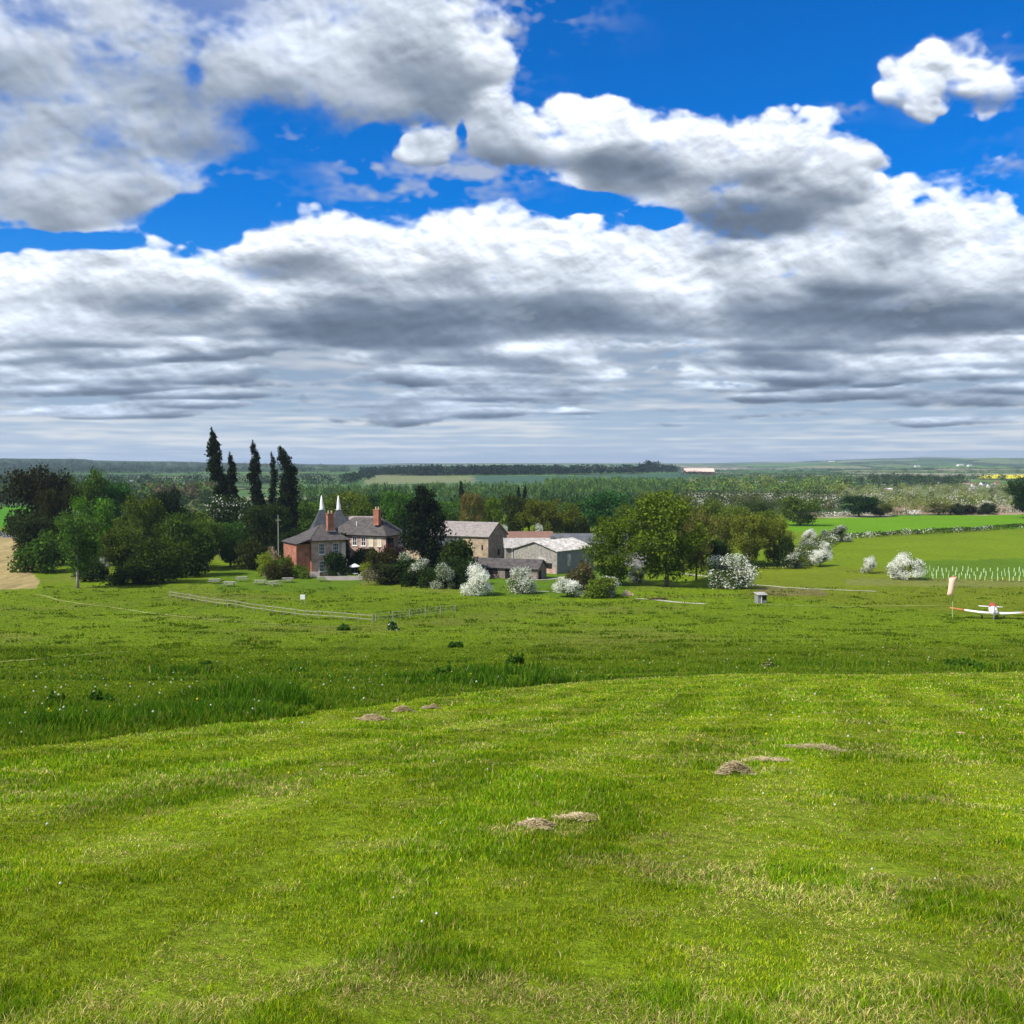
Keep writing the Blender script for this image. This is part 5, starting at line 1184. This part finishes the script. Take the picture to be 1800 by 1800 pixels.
# ------------------------------------------------------------------ smaller things
def build_props():
    W = BM['wood']; greyw = mat('silvered timber', (.36, .35, .30), .9, noise=(6, .6, (.24, .22, .19)))
    # picnic tables
    def picnic():
        o = thing('picnic_table', 'x', 'picnic table', (0, 0, 0)); mb = MB()
        for k in range(5): mb.box(-.9, .9, -.37 + k * .15, -.24 + k * .15, .72, .76)
        mb.build('table_top', greyw, o)
        for s in (-1, 1): MB().box(-.9, .9, s * .75 - .13, s * .75 - .01, .43, .47).box(-.9, .9, s * .75 + .01, s * .75 + .13, .43, .47).build('seat', greyw, o)
        for x in (-.6, .6):
            m = MB().box(x - .03, x + .03, -.80, .80, .33, .43)
            for s in (-1, 1): m.add([(x - .03, s * .30, .72), (x + .03, s * .30, .72), (x + .03, s * .38, .72), (x - .03, s * .38, .72), (x - .03, s * .62, 0), (x + .03, s * .62, 0), (x + .03, s * .70, 0), (x - .03, s * .70, 0)], [(0, 1, 2, 3), (7, 6, 5, 4), (0, 4, 5, 1), (1, 5, 6, 2), (2, 6, 7, 3), (3, 7, 4, 0)])
            m.build('leg', W, o)
        return o
    base = picnic(); g = 'picnic tables on the garden lawn'
    for i, (px, py, rz, lab) in enumerate(((377, 1026, .1, 'picnic table furthest left in the tree shade'), (403, 1031, -.05, 'pale picnic table nearest the rail fence'), (425, 1022, .5, 'picnic table turned end on near the shrubs'),
                                          (457, 1028, .05, 'third picnic table from the left on the lawn'), (474, 1017, -.2, 'picnic table furthest back by the brown shrub'), (481, 1030, .9, 'picnic table standing askew beside the middle one'),
                                          (506, 1024, 0, 'picnic table at the right end of the main group'), (567, 1022, .2, 'lone greenish picnic table apart from the group'))):
        o = base
        if i:
            o = base.copy(); C.objects.link(o)
            for ch in list(base.children): c = ch.copy(); C.objects.link(c); c.parent = o
        o.location = at(px, py); o.rotation_euler = (0, 0, rz); o['label'] = lab; o['group'] = g; o.scale = (1.05,) * 3
    # rail fence
    pts = [at(*p) for p in ((298, 1050), (322, 1054), (345, 1058), (400, 1066), (480, 1078), (560, 1087), (655, 1095))]
    Q = []
    for a, b in zip(pts, pts[1:]):
        n = max(1, round((b - a).length / 2.4)); Q += [a.lerp(b, k / n) for k in range(n)]
    Q.append(pts[-1]); o0 = Q[0].copy(); f = thing('rail_fence', 'pale weathered post and rail fence below the picnic lawn', 'fence', o0)
    Q = [Vector((q.x, q.y, G(q.x, q.y))) for q in Q]
    pale = mat('pale rail timber', (.29, .28, .17), .85, noise=(2, .8, (.16, .16, .08)))
    for q in Q[:45]:
        l = q - o0; MB().box(l.x - .07, l.x + .07, l.y - .07, l.y + .07, l.z - .2, l.z + .98).build('post', pale, f)
    for a, b in zip(Q, Q[1:]):
        for h in (.40, .82):
            a1, b1 = a - o0 + Vector((0, -.10, h + random.uniform(-.03, .03))), b - o0 + Vector((0, -.10, h + random.uniform(-.03, .03))); u = Vector((0, 0, .05)); v = Vector((0, .022, 0))
            MB().add([a1 - u - v, a1 - u + v, a1 + u + v, a1 + u - v, b1 - u - v, b1 - u + v, b1 + u + v, b1 + u - v], [(0, 3, 2, 1), (4, 5, 6, 7), (0, 1, 5, 4), (1, 2, 6, 5), (2, 3, 7, 6), (3, 0, 4, 7)]).build('rail', pale, f)
    # a second, greyer and lower stretch carrying on to the right
    pts = [at(*p) for p in ((660, 1094), (720, 1087), (800, 1078))]; o0 = pts[0]; f = thing('wire_fence', 'thin grey wire fence running on from the rail fence', 'fence', o0); Q = []
    for a, b in zip(pts, pts[1:]):
        n = max(1, round((b - a).length / 3)); Q += [a.lerp(b, k / n) for k in range(n)]
    Q = [Vector((q.x, q.y, G(q.x, q.y))) - o0 for q in Q + [pts[-1]]]
    for q in Q: MB().tube([q + Vector((0, 0, -.2)), q + Vector((0, 0, 1.05))], [.05, .045], 6).build('post', W, f)
    for h in (.35, .65, .98): MB().tube([q + Vector((0, 0, h)) for q in Q], [.012] * len(Q), 4).build('wire', BM['lead'], f)
    # white board in the paddock
    p = at(532, 1062); s = thing('sign_board', 'plain white square board standing in the paddock', 'sign', p, .05); k = p.y / F_PX
    MB().box(-4.2 * k, 4.2 * k, -.02, .02, 8.5 * k, 17 * k).build('board', BM['white'], s)
    for x in (-3.2, 3.2): MB().box(x * k - .03, x * k + .03, .022, .08, -.2, 15 * k).build('post', W, s)
    # terrace
    p = at_depth(610, 900, 178); t = thing('terrace', 'pale paved terrace with low wall before the farmhouse', 'terrace', (p[0], 178, G(p[0], 178)))
    MB().box(-3.4, 3.0, -2.2, 2.4, -.1, .25).build('paving', BM['paving'], t); MB().box(-3.4, 3.0, -2.45, -2.203, -.1, .75).build('low_wall', BM['paving'], t)
    q = at_depth(552, 900, 181); t2 = thing('garden_wall', 'short pale garden wall beside the flower border', 'wall', (q[0], 181, G(q[0], 181)), .1); MB().box(-.9, .9, -.15, .15, -.1, .9).build('wall', BM['paving'], t2)
    c = bpy.data.objects['garden_wall']; 
    p = at_depth(623, 900, 178.5); u = thing('parasol', 'open white parasol over the terrace table', 'parasol', (p[0], 178.5, G(p[0], 178.5) + .25))
    MB().tube([(0, 0, 0), (0, 0, 2.35)], [.03, .025], 8).build('pole', W, u); r = 1.05; ring = [(r * math.cos(a), r * math.sin(a), 1.95) for a in [math.pi / 4 * k for k in range(8)]]; ring2 = [(x * .98, y * .98, 1.80) for x, y, z in ring]
    MB().add([(0, 0, 2.42)] + ring + ring2 + [(0, 0, 2.36)], [(0, 1 + k, 1 + (k + 1) % 8) for k in range(8)] + [(1 + k, 9 + k, 9 + (k + 1) % 8, 1 + (k + 1) % 8) for k in range(8)] + [(17, 9 + (k + 1) % 8, 9 + k) for k in range(8)]).build('canopy', BM['white'], u)
    tb = thing('garden_table', 'white table under the parasol', 'table', (p[0] + .1, 178.1, G(p[0], 178) + .25)); MB().tube([(0, 0, .68), (0, 0, .74)], [.55, .55], 16).build('table_top', BM['white'], tb)
    for a in range(3): MB().tube([(.35 * math.cos(a * 2.1), .35 * math.sin(a * 2.1), 0), (.2 * math.cos(a * 2.1), .2 * math.sin(a * 2.1), .68)], [.025, .025], 6).build('leg', BM['white'], tb)
    def chair(x, y, rz, lab):
        z = G(x, y) + .25; o = thing('garden_chair', lab, 'chair', (x, y, z), rz, 'white chairs on the terrace')
        MB().box(-.23, .23, -.22, .22, .42, .46).build('seat', BM['white'], o); MB().box(-.23, .23, .20, .24, .46, .95).build('backrest', BM['white'], o)
        for sx in (-1, 1):
            for sy in (-1, 1): MB().box(sx * .2 - .02, sx * .2 + .02, sy * .19 - .02, sy * .19 + .02, 0, .418).build('leg', BM['white'], o)
    for x, y, rz, lab in ((-1.0, -.4, 1.2, 'white chair left of the parasol table'), (.95, -.5, -1.3, 'white chair right of the parasol table'), (-2.6, -.7, .3, 'white chair alone at the left end of the terrace'), (-1.9, -.2, -.6, 'white chair second from the terrace end')): chair(p[0] + x, 178.2 + y, rz, lab)
    # young tree guards
    G1 = mat('pale plastic tube', (.50, .62, .38), .5); mb = MB(); n = 8; mk = []
    mb.rings([[Vector((.075 * math.cos(a), .075 * math.sin(a), z)) for a in [2 * math.pi * j / n for j in range(n)]] for z in (0, 1.15)] + [[Vector((.065 * math.cos(a), .065 * math.sin(a), z)) for a in [2 * math.pi * j / n for j in range(n)]] for z in (1.15, .2)]).box(.08, .12, -.02, .02, 0, 1.0)
    g0 = mb.build('tree_guard', G1); first = True; r = random.Random(5)
    for row, (y0, y1) in enumerate(((999, 1001), (1006, 1008.5), (1011.5, 1016))):
        px = 1622 + row * 4
        while px < 1806:
            o = g0 if first else g0.copy()
            if not first: C.objects.link(o)
            first = False; py = y0 + (y1 - y0) * (px - 1620) / 180 + 5 + r.uniform(-1.3, 1.3); q = at(px, py); o.location = q; o.rotation_euler = (r.uniform(-.10, .10), r.uniform(-.10, .10), r.uniform(0, 6)); s = r.uniform(.55, .85); o.scale = (.85, .85, s)
            tag(o, 'pale plastic guard round a young tree, one of the rows beside the white hawthorn dome', 'tree guard', 'tree guards in rows below the upper pasture'); px += r.uniform(6, 13)
    # windsock
    p = at(1674, 1087); w = thing('windsock', 'limp pale orange windsock hanging from its mast', 'windsock', p); k = p.y / F_PX; ht = 75 * k
    MB().tube([(0, 0, -.2), (0, 0, ht)], [.05, .035], 8).build('mast', mat('mast paint', (.34, .42, .22), .5), w)
    cloth = mat('faded sock cloth', (.84, .50, .36), .8, noise=(1.6, .6, (.86, .62, .50))); n = 14; rings = []
    for i in range(9):
        t = i / 8; c = Vector((-.05 - .42 * t ** 1.1, -.12 - .1 * t, ht - .12 - 2.05 * t)); rr = (.43 - .15 * t) * (1 if i else .9)
        rings.append([c + Vector((rr * math.cos(a) * (1 + .10 * math.sin(3 * a + 4 * t)), rr * .75 * math.sin(a), .10 * math.cos(a) * (1 - t) + .02 * math.sin(5 * a))) for a in [2 * math.pi * j / n for j in range(n)]])
    sk = MB().rings(rings).build('sock', cloth, w, smooth=True)
    MB().tube([(-.05 + .33 * math.cos(a), -.12 + .26 * math.sin(a), ht - .10 + .1 * math.cos(a)) for a in [2 * math.pi * j / 14 for j in range(15)]], [.025] * 15, 6).build('hoop', mat('hoop paint', (.55, .12, .04), .5), w)
    # light aircraft, nose towards the camera
    p = at(1745, 1087); a = thing('light_aircraft', 'small low winged white aircraft with orange wing tips parked on the grass', 'aircraft', p, math.radians(-21)); ac = mat('aircraft white', (.80, .79, .76), .35); org = mat('orange paint', (.70, .22, .05), .4); red = mat('dull red paint', (.38, .06, .04), .4); tyre = mat('tyre', (.02, .02, .02), .9)
    secs = [(-1.95, .10, .10, .92), (-1.85, .34, .30, .93), (-1.5, .44, .42, .95), (-.6, .46, .50, .98), (.6, .44, .50, 1.0), (1.6, .30, .36, .98), (2.9, .14, .20, .92), (3.7, .05, .12, .90)]; n = 16
    MB().rings([[Vector((rx * math.cos(t), y, zc + rz * math.sin(t))) for t in [2 * math.pi * j / n for j in range(n)]] for y, rx, rz, zc in secs]).build('fuselage', ac, a, smooth=True)
    MB().rings([[Vector((rx * math.cos(t), y, 1.30 + rz * max(0, math.sin(t)))) for t in [2 * math.pi * j / n for j in range(n)]] for y, rx, rz in ((-.55, .30, .05), (-.2, .37, .42), (.6, .37, .45), (1.3, .22, .15))]).build('canopy', red, a, smooth=True)
    for s in (-1, 1):
        def sec(x, z, c, t, y0): return [Vector((s * x, y0 + c * q, z + t * hh)) for q, hh in ((0, 0), (.08, .6), (.3, 1), (.7, .6), (1, 0), (.7, -.25), (.3, -.4), (.08, -.35))]
        wg = MB().rings([sec(.3, .62, 1.6, .14, -.7), sec(1.4, .66, 1.55, .13, -.68), sec(3.0, .82, 1.3, .11, -.58)]).build('wing', ac, a, smooth=True)
        MB().rings([sec(3.003, .82, 1.3, .11, -.58), sec(4.2, .97, 1.1, .09, -.5), sec(4.55, 1.01, .8, .05, -.4)]).build('wing_tip', org, wg, smooth=True)
        MB().rings([sec(.05, .92, .7, .06, 3.1), sec(1.3, .93, .5, .05, 3.2)]).build('tailplane', ac, a, smooth=True)
        MB().tube([(s * 1.1, -.4, .62), (s * 1.15, -.4, .2)], [.06, .05], 6).build('gear_leg', ac, a); MB().tube([(s * 1.05, -.4, .2), (s * 1.25, -.4, .2)], [.2, .2], 14).build('wheel', tyre, a)
    MB().tube([(0, -1.5, .6), (0, -1.6, .2)], [.05, .04], 6).build('gear_leg', ac, a); MB().tube([(-.08, -1.6, .17), (.08, -1.6, .17)], [.17, .17], 14).build('wheel', tyre, a)
    MB().add([(-.03, 3.0, .95), (.03, 3.0, .95), (.03, 3.8, .95), (-.03, 3.8, .95), (-.02, 3.45, 1.55), (.02, 3.45, 1.55), (.02, 3.85, 1.55), (-.02, 3.85, 1.55)], [(3, 2, 1, 0), (4, 5, 6, 7), (0, 1, 5, 4), (1, 2, 6, 5), (2, 3, 7, 6), (3, 0, 4, 7)]).build('tail_fin', red, a)
    pr = MB().tube([(0, -2.15, .92), (0, -1.95, .92)], [.04, .13], 10)
    for s in (-1, 1): pr.add([(-.06, -2.06, .92), (.06, -2.03, .92), (.05 * s + .03, -2.04, .92 + s * .85), (.05 * s - .05, -2.06, .92 + s * .85), (-.06, -2.03, .92), (.06, -2.0, .92), (.05 * s + .03, -2.02, .92 + s * .85), (.05 * s - .05, -2.04, .92 + s * .85)], [(0, 1, 2, 3), (7, 6, 5, 4), (0, 4, 5, 1), (1, 5, 6, 2), (2, 6, 7, 3), (3, 7, 4, 0)])
    pr.build('propeller', mat('propeller', (.30, .28, .26), .4), a)
    # log pile and brown brushwood heap
    p = at(1104, 1047); lg = thing('log_pile', 'small stack of pinkish cut logs at the foot of the willow', 'log pile', p); logm = mat('cut log', (.52, .38, .30), .9, noise=(6, .7, (.30, .20, .15)))
    for i, (x, z) in enumerate(((-.75, .16), (-.4, .16), (-.05, .17), (.3, .16), (.66, .15), (-.55, .44), (-.2, .45), (.15, .44), (-.3, .70))): MB().tube([(x, -.45, z), (x + .03, .5, z)], [.17, .15], 10).build('log', logm, lg)
    plant(B3, 1160, 146, 1052, 34, (.10, .065, .035), 'brushwood_heap', 'low brown heap of brushwood at the edge of the track', 'brush heap')
    # dark tussocks and thistles of the slope
    for i, (px, py, w, h, lab) in enumerate(((801, 1138, 24, 9, 'dark tussock in the middle of the slope'), (605, 1108, 24, 8, 'dark tussock below the rail fence'), (362, 1168, 20, 6, 'dark thistle patch on the left slope'), (690, 1108, 14, 12, 'pale seeding dock by the end of the fence'),
                                            (1700, 1174, 60, 14, 'nettle patch at the far mown edge'), (905, 1170, 30, 18, 'tall nettle clump above the mown edge'), (780, 1190, 26, 20, 'upright dark nettle clump beside the tall grass'), (185, 1235, 52, 24, 'bushy nettle patch in the tall grass'), (100, 1238, 26, 20, 'small nettle patch near the left end of the tall grass'), (395, 1238, 44, 16, 'spreading nettle patch in the middle of the tall grass'), (1350, 1172, 22, 8, 'yellow flowering weed at the mown edge'))):
        q = at(px, py); D = q.y; top = py - h * 1.5; zt = at_depth(px, top, D)[2]; H = max(.12, zt - q.z); Wd = w / F_PX * D; n = int(900 + 420 * Wd); r2 = np.random.default_rng(900 + i)
        nl = 9; lc = r2.uniform(-1, 1, (nl, 2)) * np.array([Wd * .42, Wd * .3]); lh = r2.uniform(.3, 1, nl); lr = r2.uniform(.12, .3, nl) * Wd; li = r2.integers(0, nl, n)
        d = r2.normal(size=(n, 3)); d /= np.linalg.norm(d, axis=1, keepdims=True); qq = r2.random(n) ** .6; P = d * qq[:, None] * np.stack([lr[li], lr[li] * .8, H * lh[li]], 1); P[:, :2] += lc[li]; P[:, 2] = np.abs(P[:, 2]) * (.7 + .5 * vnoise(P[:, 0] * 4, P[:, 1] * 4, .8, i)); P[:, 2] += terrain(P[:, 0] + q.x, P[:, 1] + q.y) - q.z
        V, F = leaf_quads(P, max(.05, .0022 * D) * r2.uniform(.6, 1.5, n), r2); me = np_mesh('nettle_patch', V, F, BLOSSOM, False, {'leaf': ('POINT', 'FLOAT_COLOR', leaf_attr(n, r2, .35, .12 if i in (3, 10) else .0))})
        o = mesh_obj('nettle_patch', me); o.location = q; o.color = (*((.16, .20, .03) if i == 10 else (.060, .14, .014)), 1); tag(o, lab, 'weeds', 'weed clumps on the slope')
    # hay clumps on the mown grass
    for i, (px, py, w, h, lab, tone) in enumerate(((1291, 1362, .40, 0.160, 'rounded grey hay clump right of the middle of the mown grass', .9), (1015, 1441, .30, 0.039, 'flat wide hay clump, right one of the central pair', 1.0), (942, 1455, .26, 0.077, 'heaped hay clump, left one of the central pair', 1.0),
                                                  (655, 1266, .6, 0.160, 'hay clump on the mown edge, left of three', 1.0), (708, 1252, .5, 0.176, 'hay clump on the mown edge, middle of three', .9), (757, 1246, .45, 0.160, 'hay clump on the mown edge, right of three', .9), (1345, 1338, .55, 0.028, 'flat hay patch behind the rounded grey clump', .9),
                                                  (1434, 1316, .75, 0.028, 'faint furthest hay patch on the right', .8), (1690, 1290, .1, 0.011, 'pale scrap of hay near the right edge', 1.2))):
        hay_clump(px, py, w, h, lab, 60 + i, tone)
    # slender pole in the garden
    p = at_depth(489, 930, 206); o = thing('utility_pole', 'thin pale pole standing before the middle poplars', 'pole', (p[0], 206, 0)); MB().tube([(0, 0, 0), (0, 0, at_depth(489, 905, 206)[2])], [.11, .07], 8).build('pole', BM['sheet'], o); MB().box(-.5, .5, -.04, .04, 8.6, 8.7).build('cross_arm', BM['wood'], o)


def build_paths():
    dry = mat('dry trodden grass', (.26, .28, .065), 1, noise=(.8, .9, (.14, .19, .03))); gravel = mat('gravel track', (.42, .40, .30), 1, noise=(1.2, .6, (.28, .28, .17)))
    ribbon('path', [(62, 1045), (100, 1055), (180, 1066), (260, 1078), (380, 1090), (470, 1097), (560, 1102), (640, 1101)], .55, dry)
    ribbon('track', [(1118, 1052), (1180, 1058), (1240, 1062)], 1.0, gravel); ribbon('track', [(1345, 1063.5), (1440, 1066), (1560, 1066), (1680, 1066)], .6, dry)
    ribbon('track', [(1322, 1028), (1380, 1033), (1440, 1036), (1540, 1040)], .8, gravel); ribbon('track', [(1195, 1008), (1245, 1014)], 1.2, gravel)
    ribbon('track', [(930, 1020), (960, 1019), (1000, 1014)], 1.6, gravel); ribbon('track', [(938, 1040), (970, 1040), (985, 1042)], .9, gravel)
    ribbon('path', [(0, 1165), (60, 1160), (150, 1152), (230, 1146)], .35, dry)
# ------------------------------------------------------------------ sky, sun, camera
def build_sky():
    im = cloud_image(1400.0, 40); H, W = im.shape[:2]
    img = bpy.data.images.new('cloud cover', W, H, alpha=True, float_buffer=True, is_data=True); img.alpha_mode = 'CHANNEL_PACKED'
    img.pixels.foreach_set(im.ravel()); img.update(); img.pack()
    w = bpy.data.worlds.new('World'); bpy.context.scene.world = w; w.use_nodes = True; nt = w.node_tree; nt.nodes.clear(); N = nt.nodes.new; L = nt.links.new
    out = N('ShaderNodeOutputWorld'); bg = N('ShaderNodeBackground'); sky = N('ShaderNodeTexSky'); sky.sky_type = 'NISHITA'; sky.sun_disc = False
    sky.sun_elevation = SUN_EL; sky.sun_rotation = SUN_ROT; sky.air_density = 1.0; sky.dust_density = .3; sky.ozone_density = 4.5; sky.altitude = 300
    tc = N('ShaderNodeTexCoord'); sp = N('ShaderNodeSeparateXYZ'); L(tc.outputs['Generated'], sp.inputs[0])
    az = N('ShaderNodeMath'); az.operation = 'ARCTAN2'; L(sp.outputs[0], az.inputs[0]); L(sp.outputs[1], az.inputs[1])
    el = N('ShaderNodeMath'); el.operation = 'ARCSINE'; L(sp.outputs[2], el.inputs[0])

    def m(op, a, b, clamp=False):
        n = N('ShaderNodeMath'); n.operation = op; n.use_clamp = clamp
        for k, v in enumerate((a, b)):
            if isinstance(v, (int, float)): n.inputs[k].default_value = v
            else: L(v, n.inputs[k])
        return n.outputs[0]
    u = m('MULTIPLY_ADD', az.outputs[0], 1 / (2 * CLOUD_AZ)); u.node.inputs[2].default_value = .5
    v = m('DIVIDE', m('MAXIMUM', el.outputs[0], .001), CLOUD_EL)
    cb = N('ShaderNodeCombineXYZ'); L(u, cb.inputs[0]); L(v, cb.inputs[1])
    tx = N('ShaderNodeTexImage'); tx.image = img; tx.extension = 'MIRROR'; tx.interpolation = 'Cubic'; L(cb.outputs[0], tx.inputs[0])
    hs = N('ShaderNodeHueSaturation'); hs.inputs['Saturation'].default_value = SKY_SAT; hs.inputs['Value'].default_value = 1.06; L(sky.outputs[0], hs.inputs['Color'])
    tint = N('ShaderNodeVectorMath'); tint.operation = 'MULTIPLY'; tint.inputs[1].default_value = (.45, .84, 1.14); L(hs.outputs[0], tint.inputs[0])
    gain = N('ShaderNodeVectorMath'); gain.operation = 'SCALE'; gain.inputs['Scale'].default_value = CLOUD_GAIN / .1; L(tx.outputs['Color'], gain.inputs[0])
    mx = N('ShaderNodeMix'); mx.data_type = 'RGBA'; L(tx.outputs['Alpha'], mx.inputs[0]); L(tint.outputs[0], mx.inputs[6]); L(gain.outputs[0], mx.inputs[7])
    L(mx.outputs[2], bg.inputs[0]); bg.inputs[1].default_value = .1; L(bg.outputs[0], out.inputs[0])
    w.cycles.sampling_method = 'MANUAL'; w.cycles.sample_map_resolution = 512


SUN_EL, SUN_AZ = math.radians(47), math.radians(-122)     # azimuth from the view direction, negative = left
SUN_ROT = SUN_AZ
SKY_SAT, CLOUD_GAIN = 1.5, .79


def build_light():
    s = bpy.data.lights.new('sun', 'SUN'); s.energy = 4.9; s.angle = math.radians(.53); s.color = (1.0, .955, .87)
    o = bpy.data.objects.new('sun', s); C.objects.link(o)
    d = Vector((math.sin(SUN_AZ) * math.cos(SUN_EL), math.cos(SUN_AZ) * math.cos(SUN_EL), math.sin(SUN_EL)))
    o.rotation_euler = d.to_track_quat('Z', 'Y').to_euler(); o.location = (-30, -20, 60)


def build_haze():
    me = MB().box(-14500, 14500, -300, 15800, -22, 110); m = bpy.data.materials.new('haze'); m.use_nodes = True; nt = m.node_tree; nt.nodes.clear()
    out = nt.nodes.new('ShaderNodeOutputMaterial'); v = nt.nodes.new('ShaderNodeVolumePrincipled'); v.inputs['Color'].default_value = (.64, .80, 1, 1); v.inputs['Density'].default_value = HAZE; v.inputs['Anisotropy'].default_value = .2
    nt.links.new(v.outputs[0], out.inputs['Volume']); o = me.build('haze', m); tag(o, 'thin blue summer haze over the valley', kind='stuff')


HAZE = 8.5e-5


def build_camera():
    cam = bpy.data.cameras.new('camera'); cam.sensor_width = 36; cam.lens = 36 * F_PX / 1800; cam.clip_end = 40000; cam.clip_start = .1
    o = bpy.data.objects.new('camera', cam); C.objects.link(o); o.location = (0, 0, EYE); o.rotation_euler = (math.radians(90) - PITCH, 0, 0); bpy.context.scene.camera = o


sc = bpy.context.scene
build_camera(); build_light(); build_sky()
build_ground(); build_paths()
build_grass()
build_plants()
build_house(); build_barns(); build_props()
build_haze()
sc.view_settings.view_transform = 'Standard'; sc.view_settings.look = 'None'; sc.view_settings.exposure = .36; sc.view_settings.gamma = 1
sc.cycles.use_denoising = True; sc.cycles.max_bounces = 6; sc.cycles.diffuse_bounces = 3; sc.cycles.transmission_bounces = 3; sc.cycles.volume_bounces = 0
sc.cycles.use_adaptive_sampling = True; sc.cycles.adaptive_threshold = .02
